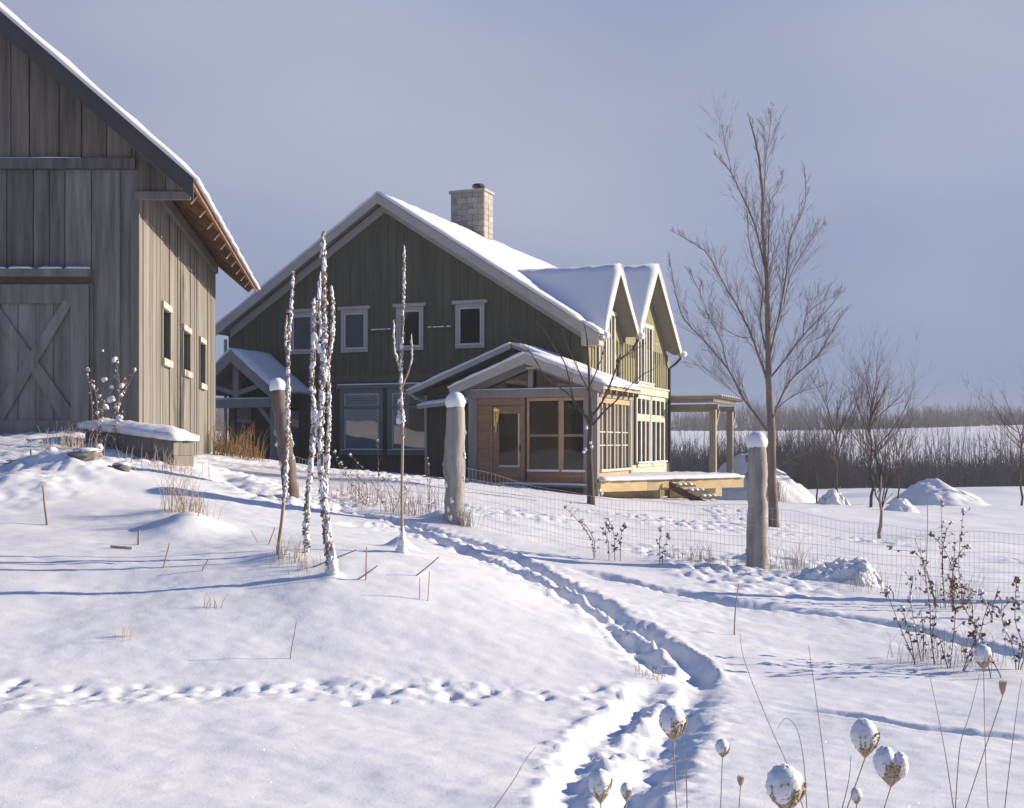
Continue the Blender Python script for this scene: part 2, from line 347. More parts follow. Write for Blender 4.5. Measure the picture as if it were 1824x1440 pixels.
TRACKS = [  # pixels on the snow, half width, depth, step length (0 = ploughed), how lumpy its rim is
 ([(560,903),(640,915),(720,931),(790,950),(850,966),(920,992),(1000,1035),(1080,1082),(1150,1120),(1205,1165),(1232,1200),(1226,1238)], .125, .09, .62, .8),
 ([(600,935),(700,940),(800,968),(900,1010),(1000,1058),(1080,1104),(1130,1148),(1180,1195),(1185,1215)], .12, .09, .62, 1.0),
 ([(1190,1205),(1140,1255),(1095,1300),(1045,1355),(1018,1400),(1005,1500)], .12, .05, .55, .75),
 ([(1255,1225),(1200,1285),(1165,1325),(1140,1370),(1130,1430),(1120,1520)], .14, .065, .55, .75),
 ([(1010,1012),(1100,1032),(1200,1052),(1300,1074),(1400,1089),(1500,1101),(1600,1118),(1700,1142),(1900,1180)], .13, .085, 0, .4),
 ([(1365,1254),(1450,1268),(1550,1280),(1650,1295),(1750,1305),(1900,1322)], .075, .05, 0, .3),
 ([(380,838),(440,866),(500,892),(560,903),(640,905)], .3, .09, .5, .6),
]
def make_ground():
    def spread(lo, hi, f):
        v = [lo]
        while v[-1] < hi: v.append(v[-1] + f(v[-1]))
        return v
    def fx(x):
        x = abs(x)
        return .025 if x < 3.2 else .045 if x < 6.5 else .09 if x < 9 else .2 if x < 26 else .2 + (x - 26) * .12
    right = spread(0, 1200, fx); xs = np.array([-v for v in right[:0:-1]] + right)
    ys = np.array(spread(-60, 1.0, lambda y: max(.4, -y * .15)) + spread(1.2, 3.9, lambda y: .1)
        + spread(4.0, 2400, lambda y: .021 if y < 7.5 else .030 if y < 10 else .042 if y < 15 else .07 if y < 20 else .15 if y < 40 else y * .02 - .6 if y > 70 else .15 + (y - 40) * .02))
    X, Y = np.meshgrid(xs, ys); Z = base_h(X, Y)
    # drifts, wind ripples and crust
    near = np.clip(1.6 - Y / 60, .15, 1)
    Z += fbm(X * .55 + Y * .12, Y * .85, 3, 3) * .05 * near * np.clip(Y / 6, .3, 1)
    Z += fbm(X * .07, Y * .11, 201, 3) * 1.1 * np.clip((Y - 52) / 14, 0, 1) * np.clip((96 - Y) / 12, 0, 1)
    m = (Y > 2) & (Y < 48) & (np.abs(X) < .56 * Y + 3)
    x, y = X[m], Y[m]
    dz = fbm(x * 2.2 + y * .5, y * 3.4, 11, 3) * .014 + fbm(x * 9, y * 13, 17, 3) * .0055
    rough = np.clip(fbm(x * .35, y * .3, 23, 2) * 4 - .2, 0, 1) * np.clip((y - 7) / 6, 0, 1)
    dz += np.abs(fbm(x * 4.5, y * 6, 29, 3)) * .10 * rough
    # tracks
    for k, (pp, hw, dep, step, lump) in enumerate(TRACKS):
        pts = smoothline([ground_at(*q) for q in pp]); lo = np.min(pts, 0) - 1; hi = np.max(pts, 0) + 1
        s = (x > lo[0]) & (x < hi[0]) & (y > lo[1]) & (y < hi[1]); xx, yy = x[s], y[s]
        dd, al, sd, L = seg_dist(xx + fbm(xx * 1.6, yy * 1.6, 40 + k, 2) * .09, yy + fbm(xx * 1.6, yy * 1.6, 60 + k, 2) * .09, pts)
        fade = np.clip(al / .6, 0, 1) * np.clip((L - al) / .6, 0, 1)
        hw_ = hw * (1 + fbm(al * 1.7, dd * 0, 33 + k, 2) * .5)
        trough = np.exp(-(dd / hw_) ** 2 * 1.1) ** 1.0
        prints = np.exp(-((((al / step) % 1.0) - .5) / .22) ** 2) * np.exp(-((dd) / (hw * .6)) ** 2) if step else 0
        edge = np.exp(-((dd - hw_ * 1.25) / (hw * .55)) ** 2)
        ragged = fbm(xx * 11, yy * 11, 80 + k, 4)
        clods = np.clip(ragged * 1.6 - .1, 0, 1) * .040 * lump * edge + edge * .012 * lump
        crumbs = fbm(xx * 15, yy * 15, 90 + k, 4) * .042 * lump * np.exp(-(dd / (hw * 2.1)) ** 2)
        dz[s] += fade * (-dep * trough - (.04 * prints if step else 0) + clods + crumbs)
    # a scuffed animal run across the foreground
    pts = smoothline([ground_at(*q) for q in [(-60,1268),(120,1255),(250,1246),(330,1240),(450,1232),(600,1222),(700,1220),(820,1222),(900,1226),(1000,1236),(1090,1240)]])
    dd, al, sd, L = seg_dist(x, y, pts); inten = np.exp(-(dd / .17) ** 2) * np.clip((L - al) / .8, .2, 1)
    dz += inten * (fbm(x * 14, y * 14, 131, 3) * .025 + np.abs(fbm(x * 22, y * 22, 137, 2)) * .020 - .004)
    rr = random.Random(5)
    def dent(px, py, rx, ry, h):
        gx, gy = ground_at(px, py); q = ((x - gx) / rx) ** 2 + ((y - gy) / ry) ** 2; return np.exp(-q) * h
    for _ in range(80):
        dz += dent(rr.uniform(0, 1080), rr.gauss(1232, 10), rr.uniform(.02, .05), rr.uniform(.02, .05), -rr.uniform(.01, .03))
    for px, py, rx, ry, h in [(335,948,.32,.45,.17),(300,925,.5,.5,.08),(520,1015,.5,.5,.02),(790,928,.22,.25,.13),(1345,1003,.2,.2,.12),(715,978,.13,.13,.12),
                              (1090,1135,.25,.12,-.05),(590,1035,.10,.12,.03),(110,845,.6,.4,.22),(40,870,.7,.3,.12),(190,862,.9,.35,.12),(1420,1010,.3,.2,.06),(495,1000,.2,.2,.05)]:
        dz += dent(px, py, rx, ry, h)
    Z[m] += dz
    ny, nx = X.shape; me = bpy.data.meshes.new('snow_ground')
    me.vertices.add(nx * ny); me.vertices.foreach_set('co', np.stack([X, Y, Z], -1).astype(np.float32).ravel())
    i = np.arange((ny - 1) * (nx - 1)); q = (i // (nx - 1)) * nx + i % (nx - 1); loops = np.stack([q, q + 1, q + nx + 1, q + nx], -1).ravel()
    me.loops.add(len(loops)); me.polygons.add(len(i)); me.loops.foreach_set('vertex_index', loops.astype(np.int32))
    me.polygons.foreach_set('loop_start', (np.arange(len(i)) * 4).astype(np.int32)); me.polygons.foreach_set('loop_total', np.full(len(i), 4, np.int32))
    me.polygons.foreach_set('use_smooth', np.ones(len(i), bool)); me.update(calc_edges=True); me.materials.append(M['snow'])
    o = bpy.data.objects.new('snow_ground', me); C.objects.link(o); o['kind'] = 'structure'
    o['label'] = 'snow covered field crossed by trodden tracks'
    gx, gy = xs, ys
    def hz(px_, py_):
        i = int(np.clip(np.searchsorted(gx, px_) - 1, 0, nx - 2)); j = int(np.clip(np.searchsorted(gy, py_) - 1, 0, ny - 2))
        u = (px_ - gx[i]) / (gx[i + 1] - gx[i]); v = (py_ - gy[j]) / (gy[j + 1] - gy[j])
        return float((Z[j, i] * (1 - u) + Z[j, i + 1] * u) * (1 - v) + (Z[j + 1, i] * (1 - u) + Z[j + 1, i + 1] * u) * v)
    return hz
HZ = make_ground()
def G(px, py):
    """a point standing on the snow"""
    g = ground_at(px, py); return Vector((g[0], g[1], HZ(g[0], g[1])))
def Gxy(x, y): return Vector((x, y, HZ(x, y)))

# ------------------------------------------------------------------ barn
def make_barn():
    Y0 = 17.0; cx = (243 - CX) / F * Y0
    fr = frame(cx, Y0, (1.0, 0.0), (-.146, .989))     # s to the right along the gable, t back along the side wall
    b = thing('barn', fr(-3.5, 0, 0), 'weathered grey timber barn with crossbraced door and snow on its steep roof', 'barn')
    WL, SR, ZW = 10.1, .95, 3.74; slope = .865; ridge_s = -3.55; zr = 3.86 + slope * (SR - ridge_s)
    def top(s): return zr - slope * abs(s - ridge_s) - .27
    sl_ = 2 * ridge_s                                  # the far (left) wall
    # solid core behind the boards
    MB().prism([fr(sl_ + .05, .06, -.8), fr(-.05, .06, -.8), fr(-.05, .06, top(-.05)), fr(ridge_s, .06, top(ridge_s)), fr(sl_ + .05, .06, top(sl_ + .05))],
               fr(0, WL - .1, 0) - fr(0, 0, 0)).build('wall', M['barn'], b)
    rr = random.Random(3)
    # lower gable boards, upper gable boards, above and under the beam; the doorway stays free
    zb, zd, dl, dr = 4.27, 2.52, on_t(fr, -30, 0, 0)[0], on_t(fr, 162, 0, 0)[0]
    s = sl_ + .02
    edges = [s]
    while s < -.02:
        s = min(s + rr.choice([.30, .36, .42, .40, .24]), -.005); edges.append(s)
    for a, c in zip(edges[:-1], edges[1:]):
        if c - a < .04: continue
        y = -rr.uniform(0, .018); g = .007
        z0 = zd if (a > dl - .2 and c < dr + .02) else -.8
        h = min(zb - .13, top(a) , top(c))
        if h > z0 + .1: MB().prism([fr(a + g, y, z0), fr(c - g, y, z0), fr(c - g, y, min(zb - .13, top(c))), fr(a + g, y, min(zb - .13, top(a)))], fr(0, .05, 0) - fr(0, 0, 0)).build('board', M['barn'], b)
        elif z0 < zd - 1: MB().prism([fr(a + g, y, z0), fr(c - g, y, z0), fr(c - g, y, top(c)), fr(a + g, y, top(a))], fr(0, .05, 0) - fr(0, 0, 0)).build('board', M['barn'], b)
        if rr.random() < .75 and z0 < 0: part('batten', M['barn'], b, fr, c - .035, c + .035, -.045, -.02, -.8, zb - .14)
    # boards of the upper gable, which run out over the eaves
    s = -2 * (SR - ridge_s) / 2 + ridge_s; s = ridge_s - (SR - ridge_s) + .3
    while s < SR - .1:
        c = min(s + rr.choice([.28, .34, .45, .38]), SR - .1); g = .008
        if s < -.01 < c - .01: c = -.004
        y = -.03 - rr.uniform(0, .02)
        def lo(q): return zb if q < .02 else ZW + .03
        z0 = zb if (s < -.005 and s > sl_) else ZW + .02
        ta, tb = top(s) + .03, top(c) + .03
        if s < ridge_s < c: poly = [fr(s + g, y, z0), fr(c - g, y, z0), fr(c - g, y, tb), fr(ridge_s, y, top(ridge_s)), fr(s + g, y, ta)]
        else: poly = [fr(s + g, y, z0), fr(c - g, y, z0), fr(c - g, y, max(tb, z0 + .02)), fr(s + g, y, max(ta, z0 + .02))]
        MB().prism(poly, fr(0, .05, 0) - fr(0, 0, 0)).build('gable_board', M['barn_warm'], b); s = c
    part('beam', M['barn'], b, fr, sl_ - .3, -.005, -.12, -.03, zb - .13, zb + .02)
    part('eave_board', M['barn_door'], b, fr, -.02, SR - .12, -.10, -.055, ZW - .07, ZW + .05)
    snow_slab(fr(sl_, -.125, zb + .02), fr(-.8, -.125, zb + .02), fr(-.8, -.05, zb + .02), fr(sl_, -.05, zb + .02), .02, 24, 2, 4).build('ledge_snow', M['soft_snow'], b)
    MB().prism([fr(-.07, -.06, -.8), fr(.05, -.06, -.8), fr(.05, -.06, ZW - .07), fr(-.07, -.06, ZW - .07)], fr(0, .10, 0) - fr(0, 0, 0)).build('corner_board', M['barn_side'], b)
    # side wall boards
    t = .05; k = 0
    slits = []
    for x0, x1, yt, yb in [(285, 299, 553, 641), (322, 335, 592, 661), (352.5, 362, 612, 684)]:
        ta = on_s(fr, x0, 0, .0)[0]; tb = on_s(fr, x1, 0, .0)[0]; zt = on_s(fr, (x0 + x1) / 2, yt, 0)[1]; zb_ = on_s(fr, (x0 + x1) / 2, yb, 0)[1]
        slits.append((ta, tb, zb_, zt))
    while t < WL - .02:
        wdt = rr.choice([.26, .32, .38, .30]); u = min(t + wdt, WL); g = .009; y = rr.uniform(0, .018)
        cut = [q for q in slits if q[0] < u and q[1] > t]
        if not cut:
            part('side_board', M['barn_side'], b, fr, -.02 , .012 + y, t + g, u - g, -.9, top(0) + .0)
        else:
            q = cut[0]
            part('side_board', M['barn_side'], b, fr, -.02, .012 + y, t + g, u - g, -.9, q[2]); part('side_board', M['barn_side'], b, fr, -.02, .012 + y, t + g, u - g, q[3], top(0))
            if q[0] > t + g + .02: part('side_board', M['barn_side'], b, fr, -.02, .012 + y, t + g, q[0], q[2] + .002, q[3] - .002)
            if q[1] < u - g - .02: part('side_board', M['barn_side'], b, fr, -.02, .012 + y, q[1], u - g, q[2] + .002, q[3] - .002)
        if rr.random() < .25: part('side_batten', M['barn_side'], b, fr, .012, .034, u - .03, u + .03, -.9, top(0))
        t = u
    part('wall_plate', M['barn_side'], b, fr, .012, .10, .1, WL, top(0) - .34, top(0) - .13)
    for ta, tb, z0, z1 in slits:
        wn = part('window', M['barn_side'], b, fr, -.045, -.03, ta, tb, z0, z1)
        part('pane', M['glass'], wn, fr, -.028, -.022, ta + .01, tb - .01, z0 + .01, z1 - .01)
        part('head', M['trim_wood'], wn, fr, .015, .075, ta - .06, tb + .06, z1, z1 + .11)
        part('sill', M['trim_wood'], wn, fr, .015, .09, ta - .05, tb + .05, z0 - .12, z0)
        for q0, q1 in ((ta - .05, ta), (tb, tb + .05)): part('jamb', M['barn_side'], wn, fr, .01, .05, q0, q1, z0, z1)
    # roof slabs, rafters with cut ends coloured pale as if sunlit, snow
    RT0, RT1 = -.62, WL + 1.05
    for sg in (1, -1):
        se = ridge_s + sg * (SR - ridge_s); ze = zr - slope * (SR - ridge_s)
        up = Vector((slope * sg, 0, 1)).normalized() * .06
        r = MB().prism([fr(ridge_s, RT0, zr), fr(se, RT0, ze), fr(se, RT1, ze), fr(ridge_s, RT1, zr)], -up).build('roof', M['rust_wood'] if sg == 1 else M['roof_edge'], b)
        MB().prism([fr(ridge_s, RT0, zr + .0), fr(se, RT0, ze), fr(se, RT0, ze - .30), fr(ridge_s, RT0, zr - .30)], fr(0, -.05, 0) - fr(0, 0, 0)).build('verge_board', M['roof_edge'], b)
        snow_slab(fr(ridge_s, RT0 - .09, zr), fr(se + .05 * sg, RT0 - .09, ze - .04), fr(se + .05 * sg, RT1 + .02, ze - .04), fr(ridge_s, RT1 + .02, zr), .12, 18, 50, 9 + sg, .8).build('snow', M['soft_snow'], r, smooth=True)
        part('roof_edge_board', M['rust_wood'], b, fr, se - .03 * sg, se + .0 * sg, RT0 + .01, RT1, ze - .10, ze - .065)
        if sg < 0: continue
        nraf = 12; nvec = Vector((slope, 0, 1)).normalized(); dv = Vector((1, 0, -slope)).normalized()
        for i in range(nraf):
            t0 = RT0 + .12 + i * (RT1 - RT0 - .25) / (nraf - 1)
            p1 = fr(SR - .10, t0, zr - slope * (SR - .10 - ridge_s) - .065); p0 = fr(-.3, t0, zr - slope * (-.3 - ridge_s) - .065)
            nv = -nvec * .17
            rf = MB().prism([p0, p1, p1 + nv, p0 + nv], fr(0, .075, 0) - fr(0, 0, 0)).build('rafter', M['rust_wood'], b)
            MB().prism([p1 + dv * .003, p1 + dv * .003 + nv, p1 + dv * .003 + nv + fr(0, .075, 0) - fr(0, 0, 0), p1 + dv * .003 + fr(0, .075, 0) - fr(0, 0, 0)], dv * .012).build('rafter_end', M['new_wood'], rf)
    # door: jambs, header with track hood, ledged planks, frame and cross braces
    zt, z0 = on_t(fr, 60, 508, 0)[1], on_t(fr, 60, 775, 0)[1] - .05
    zh = on_t(fr, 60, 482, 0)[1]
    part('door_header', M['deck_dark'], b, fr, dl - .05, dr + .02, -.05, -.01, zt - .05, zh - .11)
    part('track_hood', M['barn_door'], b, fr, dl - .1, dr + .02, -.17, -.01, zh - .11, zh)
    for x0, x1 in ((-60, -20), (-8, 10), (17, 58), (70, 110), (118, 161)):
        a, c = on_t(fr, x0, 0, -.1)[0], on_t(fr, x1, 0, -.1)[0]
        snow_slab(fr(a, -.18, zh), fr(c, -.18, zh), fr(c, -.03, zh), fr(a, -.03, zh), .045, 6, 3, x0).build('ledge_snow', M['soft_snow'], b)
    door = part('door', M['barn_door'], b, fr, dl, dr - .01, -.03, .0, z0, zt)
    n = 6; wd = (dr - .01 - dl) / n
    for i in range(n): part('plank', M['barn_door'], door, fr, dl + i * wd + .005, dl + (i + 1) * wd - .005, -.045 - .004 * (i % 2), -.0305, z0, zt - .002)
    st = .26
    xs0, xs1 = on_t(fr, -6, 0, 0)[0], on_t(fr, 128, 0, 0)[0]
    part('stile', M['barn_door'], door, fr, xs1, dr - .015, -.085, -.051, z0, zt); part('stile', M['barn_door'], door, fr, dl, xs0, -.085, -.051, z0, zt)
    part('rail', M['barn_door'], door, fr, xs0, xs1, -.083, -.051, zt - .29, zt); part('rail', M['barn_door'], door, fr, xs0, xs1, -.083, -.051, z0, z0 + .27)
    A, B_ = zt - .29, z0 + .27
    for i, (sa, sb) in enumerate(((xs0, xs1), (xs1, xs0))):
        hw = .11; dx, dz_ = sb - sa, B_ - A; l = math.hypot(dx, dz_); ox, oz = -dz_ / l * hw, dx / l * hw; y = -.081 - .005 * i
        MB().prism([fr(sa + ox * .2 , y, A + oz * .2), fr(sb + ox, y, B_ + oz) , fr(sb - ox, y, B_ - oz), fr(sa - ox, y, A - oz)], fr(0, .03 + .005 * i, 0) - fr(0, 0, 0)).build('brace', M['barn_door'], door)
    part('jamb', M['barn'], b, fr, dr - .005, dr + .05, -.07, -.0, -.8, zt + .02)
    return fr
BARN = make_barn()

def make_retaining_wall():
    a, c = P(152, 800, 16.1), P(309, 800, 15.5); g = (a + c) / 2
    ux = (c - a).normalized(); uy = Vector((-ux.y, ux.x, 0)); a.z = 0; c.z = 0
    t = thing('timber_ledge', (g.x, g.y, -.3), 'low timber retaining wall under thick snow at the barn corner', 'retaining wall')
    t.rotation_euler = (0, 0, 0)
    z0a, z0c = P(0, 763, 16.1).z, P(0, 786, 15.5).z      # top of the wood at both ends: it slopes gently down
    for k, (h0, h1) in enumerate(((.0, .20), (.205, .45), (.455, .75))):
        off = uy * (.012 * (k % 2))
        MB().prism([a + off + Vector((0, 0, z0a - h1)), c + off + Vector((0, 0, z0c - h1)), c + off + Vector((0, 0, z0c - h0)), a + off + Vector((0, 0, z0a - h0))], uy * .42).build('plank', M['barn_side'], t)
    za, zc = Vector((0, 0, z0a)), Vector((0, 0, z0c)); l = ux * .06
    snow_slab(a - l - uy * .07 + za, c + l - uy * .07 + zc, c + l + uy * .45 + zc, a - l + uy * .45 + za, .17, 22, 8, 21, .8).build('snow', M['soft_snow'], t, smooth=True)
make_retaining_wall()

# ------------------------------------------------------------------ house
HA = math.atan((1731 - CX) / F); HD = (math.sin(HA), math.cos(HA)); HE = (math.cos(HA), -math.sin(HA)); HYC = 34.0
HF = frame((1047 - CX) / F * HYC, HYC, HE, HD)
def make_house():
    fr = HF; Z0 = -2.0
    h = thing('house', fr(-6.8, 4, -1.1), 'two storey dark green farmhouse with snowy gables, chimney and cedar sunroom', 'house')
    rs, zr, k = -6.95, 8.05, .640; RT0, RT1 = -.5, 16.5
    se, sw = .53, -13.5
    zs = lambda s: zr - k * abs(s - rs)
    # walls
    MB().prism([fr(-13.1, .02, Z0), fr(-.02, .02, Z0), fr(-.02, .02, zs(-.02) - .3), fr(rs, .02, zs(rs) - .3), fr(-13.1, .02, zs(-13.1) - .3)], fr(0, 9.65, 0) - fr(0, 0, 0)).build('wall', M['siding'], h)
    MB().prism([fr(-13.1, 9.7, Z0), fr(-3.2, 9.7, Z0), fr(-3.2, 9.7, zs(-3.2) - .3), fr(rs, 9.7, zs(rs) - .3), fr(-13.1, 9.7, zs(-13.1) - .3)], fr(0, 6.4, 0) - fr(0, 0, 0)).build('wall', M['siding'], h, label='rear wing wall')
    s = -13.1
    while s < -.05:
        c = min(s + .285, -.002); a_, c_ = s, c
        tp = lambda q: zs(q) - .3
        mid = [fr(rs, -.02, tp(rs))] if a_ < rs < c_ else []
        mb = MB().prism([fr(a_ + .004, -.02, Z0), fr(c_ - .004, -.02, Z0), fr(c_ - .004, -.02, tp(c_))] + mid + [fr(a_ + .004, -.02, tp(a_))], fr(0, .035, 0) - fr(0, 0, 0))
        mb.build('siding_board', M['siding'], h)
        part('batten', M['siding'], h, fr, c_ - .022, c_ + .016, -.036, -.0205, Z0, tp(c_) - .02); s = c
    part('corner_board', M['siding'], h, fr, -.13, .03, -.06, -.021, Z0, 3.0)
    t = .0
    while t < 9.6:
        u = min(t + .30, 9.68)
        part('siding_board', M['siding_sunlit'], h, fr, -.015, .02, t + .004, u - .004, Z0, 3.35)
        part('batten', M['siding_sunlit'], h, fr, .0205, .046, u - .026, u + .022, Z0, 3.35); t = u
    # main roof: boards of the verge, soffits, slabs and their snow
    for sg, se_, t1 in ((1, se, 9.9), (-1, sw, RT1)):
        up = Vector((k * sg * HE[0], k * sg * HE[1], 1)).normalized(); ze = zs(se_)
        polys = [fr(rs, RT0, zr), fr(se_, RT0, ze)] + ([fr(se_, -.02, ze), fr(-.03, -.02, zs(-.03)), fr(-.03, t1, zs(-.03))] if sg == 1 else [fr(se_, t1, ze)])
        if sg == 1: polys += [fr(-3.0, t1 + .0, zs(-3.0)), fr(-3.0, RT1, zs(-3.0)), fr(rs, RT1, zr)]
        else: polys += [fr(rs, RT1, zr)]
        r = MB().prism(polys, -up * .10).build('roof', M['soffit'], h)
        MB().prism([fr(rs, RT0 - .002, zr - .02), fr(se_, RT0 - .002, ze - .02), fr(se_, RT0 - .002, ze - .32), fr(rs, RT0 - .002, zr - .32)], fr(0, -.04, 0) - fr(0, 0, 0)).build('fascia', M['fascia'], h)
        MB().prism([fr(rs, -.055, zr - .22), fr(se_ - .5 * sg, -.055, zs(se_ - .5 * sg) - .22), fr(se_ - .5 * sg, -.055, zs(se_ - .5 * sg) - .52), fr(rs, -.055, zr - .52)], fr(0, .03, 0) - fr(0, 0, 0)).build('frieze_board', M['fascia'], h)
        if sg == 1:
            snow_slab(fr(-.04, RT0 - .06, zs(-.04)), fr(se_ + .04, RT0 - .06, ze - .02), fr(se_ + .04, -.02, ze - .02), fr(-.04, -.02, zs(-.04)), .12, 8, 6, 30, .8).build('snow', M['soft_snow'], r, smooth=True)
            snow_slab(fr(rs, RT0 - .06, zr), fr(-.03, RT0 - .06, zs(-.03)), fr(-.03, t1, zs(-.03)), fr(rs, t1, zr), .13, 24, 40, 31, .8).build('snow', M['soft_snow'], r, smooth=True)
            snow_slab(fr(rs, t1 + .01, zr), fr(-3.0, t1 + .01, zs(-3)), fr(-3.0, RT1, zs(-3)), fr(rs, RT1, zr), .13, 10, 16, 32, .8).build('snow', M['soft_snow'], r, smooth=True)
            MB().tube([fr(se_ + .05, RT0, ze - .10), fr(se_ + .05, -.1, ze - .10)], .06, 8).build('gutter', M['fascia'], h)
        else:
            snow_slab(fr(se_ - .04, RT0 - .06, ze - .02), fr(rs, RT0 - .06, zr), fr(rs, RT1, zr), fr(se_ - .04, RT1, ze - .02), .13, 24, 40, 33, .8).build('snow', M['soft_snow'], r, smooth=True)
    # the boxed eave end at the near corner and the far left one
    MB().prism([fr(-.05, RT0 + .02, 2.93), fr(se - .03, RT0 + .02, 2.93), fr(se - .03, RT0 + .02, zs(se) - .08), fr(-.05, RT0 + .02, zs(-.05) - .08)], fr(0, .49, 0) - fr(0, 0, 0)).build('eave_return', M['fascia'], h)
    # upper windows
    def window(s0, s1, z0, z1, cas, gl, tr=.11, t=-.05, head=True, mun=None, sill_snow=True):
        wn = part('window', gl, h, fr, s0 + tr, s1 - tr, t - .012, t + .0, z0 + tr, z1 - tr)
        for q in ((s0, s0 + tr, z0, z1), (s1 - tr, s1, z0, z1)): part('jamb', cas, wn, fr, q[0], q[1], t - .05, t, q[2] + tr, q[3] - tr)
        part('head', cas, wn, fr, s0, s1, t - .052, t, z1 - tr, z1); part('sill', cas, wn, fr, s0, s1, t - .06, t, z0, z0 + tr)
        ft = .05
        for q in ((s0 + tr, s0 + tr + ft), (s1 - tr - ft, s1 - tr)): part('sash', M['casing'], wn, fr, q[0], q[1], t - .03, t - .0125, z0 + tr + ft, z1 - tr - ft)
        for q in ((z0 + tr, z0 + tr + ft), (z1 - tr - ft, z1 - tr)): part('sash', M['casing'], wn, fr, s0 + tr, s1 - tr, t - .03, t - .0125, q[0], q[1])
        if head: part('cap', cas, wn, fr, s0 - .1, s1 + .1, t - .10, t, z1 + .002, z1 + .11)
        if mun: part('transom', M['casing_grey'], wn, fr, s0 + tr, s1 - tr, t - .035, t - .0125, mun - .05, mun + .05)
        if sill_snow: snow_slab(fr(s0 + .02, t - .075, z0 + tr), fr(s1 - .02, t - .075, z0 + tr), fr(s1 - .02, t - .031, z0 + tr), fr(s0 + .02, t - .031, z0 + tr), .035, 6, 2, int(s0 * 9)).build('sill_snow', M['soft_snow'], wn)
        return wn
    for s0, s1 in ((-10.56, -9.58), (-8.56, -7.55), (-6.5, -5.52), (-4.38, -3.38)):
        window(s0, s1, 3.0, 4.40, M['fascia'], M['glass'])
    for s0, s1 in ((-8.6, -6.98), (-6.82, -5.25)):
        wn = window(s0, s1, -.38, 1.80, M['casing_grey'], M['glass_bright'], tr=.16, mun=1.17)
        part('cap_snow', M['soft_snow'], wn, fr, s0 - .08, s1 + .08, -.15, -.06, 1.915, 1.955)
        for q in (.0, 1.0): pass
        for zz in (1.30, 1.38, 1.46): part('blind_slat', M['casing_grey'], wn, fr, s0 + .22, s1 - .22, -.072, -.064, zz, zz + .035)
    part('belt_trim', M['belt'], h, fr, -9.3, -4.6, -.062, -.0485, 2.02, 2.24)
    for a, c in ((-9.05, -8.75), (-7.42, -6.65), (-5.35, -4.52)):
        lg = part('ledge', M['belt'], h, fr, a, c, -.11, -.0485, 3.66, 3.70)
        q = a
        while q < c - .1:
            e_ = min(c, q + R.uniform(.12, .34)); part('ledge_snow', M['soft_snow'], lg, fr, q, e_, -.11, -.06, 3.701, 3.735); q = e_ + R.uniform(.03, .1)
    # chimney of stone courses with a metal pot
    best = min(((abs(on_t(fr, 832, 398, t)[1] - zs(on_t(fr, 832, 398, t)[0])), t) for t in np.arange(2, 15, .05)))
    ct = best[1]; c0, c1 = on_t(fr, 803, 0, ct)[0], on_t(fr, 862, 0, ct)[0]; ctop = on_t(fr, 832, 343, ct)[1]
    cz0 = zs(c1) - .5; cd = on_s(fr, 878, 0, c1)[0] - ct
    ch = part('chimney', M['stone'], h, fr, c0 + .02, c1 - .02, ct + .02, ct + cd - .02, cz0, ctop)
    z = cz0 + .02; i = 0; hh = (ctop - cz0) / 11
    while z < ctop - .05:
        nb = 3; wst = (c1 - c0) / nb; o = (i % 2) * .5
        for j in range(nb + (i % 2)):
            a = max(c0, c0 + (j - o) * wst); e_ = min(c1, c0 + (j + 1 - o) * wst)
            part('stone', M['stone'], ch, fr, a + .008, e_ - .008, ct - R.uniform(0, .015), ct + .0195, z + .006, z + hh - .006)
        dd_ = cd / 2
        for j in range(2): part('stone', M['stone'], ch, fr, c1 - .0195, c1 + R.uniform(0, .015), ct + .02 + j * dd_, ct + (j + 1) * dd_ - .02, z + .006, z + hh - .006)
        z += hh; i += 1
    part('cap', M['stone'], ch, fr, c0 - .06, c1 + .06, ct - .06, ct + cd + .06, ctop + .001, ctop + .10)
    pc = fr(c0 * .3 + c1 * .7, ct + cd / 2, ctop + .1)
    MB().tube([pc, pc + Vector((0, 0, .10))], .17, 10).build('flue', M['metal'], ch); MB().tube([pc + Vector((0, 0, .16)), pc + Vector((0, 0, .26))], [.26, .22], 10).build('flue_cap', M['metal'], ch)
    MB().tube([pc + Vector((0, 0, .08)), pc + Vector((0, 0, .18))], .05, 6).build('flue_stem', M['metal'], ch)
    # dormers over the sunny side
    for tl, tp_, tr_, zl, zp, zr_, seed in ((-.05, 1.62, 3.80, 3.28, 5.62, 3.62, 51), (3.82, 6.18, 9.72, 3.60, 6.30, 3.42, 52)):
        sf = .52; sb = rs + (zr - zp) / k
        dm = MB().prism([fr(-.0, tl + .1, zl - .5), fr(-.0, tr_ - .1, zr_ - .5), fr(-.0, tr_ - .1, zr_ - .1), fr(-.0, tp_, zp - .25), fr(-.0, tl + .1, zl - .1)], fr(-3.0, 0, 0) - fr(0, 0, 0)).build('dormer', M['siding_sunlit'], h)
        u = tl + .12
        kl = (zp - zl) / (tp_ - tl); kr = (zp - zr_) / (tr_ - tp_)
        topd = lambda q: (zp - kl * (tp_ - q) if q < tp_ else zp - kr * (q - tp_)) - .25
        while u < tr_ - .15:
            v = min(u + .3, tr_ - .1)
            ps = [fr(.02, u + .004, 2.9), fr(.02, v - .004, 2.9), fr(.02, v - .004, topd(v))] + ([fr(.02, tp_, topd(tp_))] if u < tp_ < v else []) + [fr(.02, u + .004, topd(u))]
            MB().prism(ps, fr(-.03, 0, 0) - fr(0, 0, 0)).build('siding_board', M['siding_sunlit'], dm); u = v
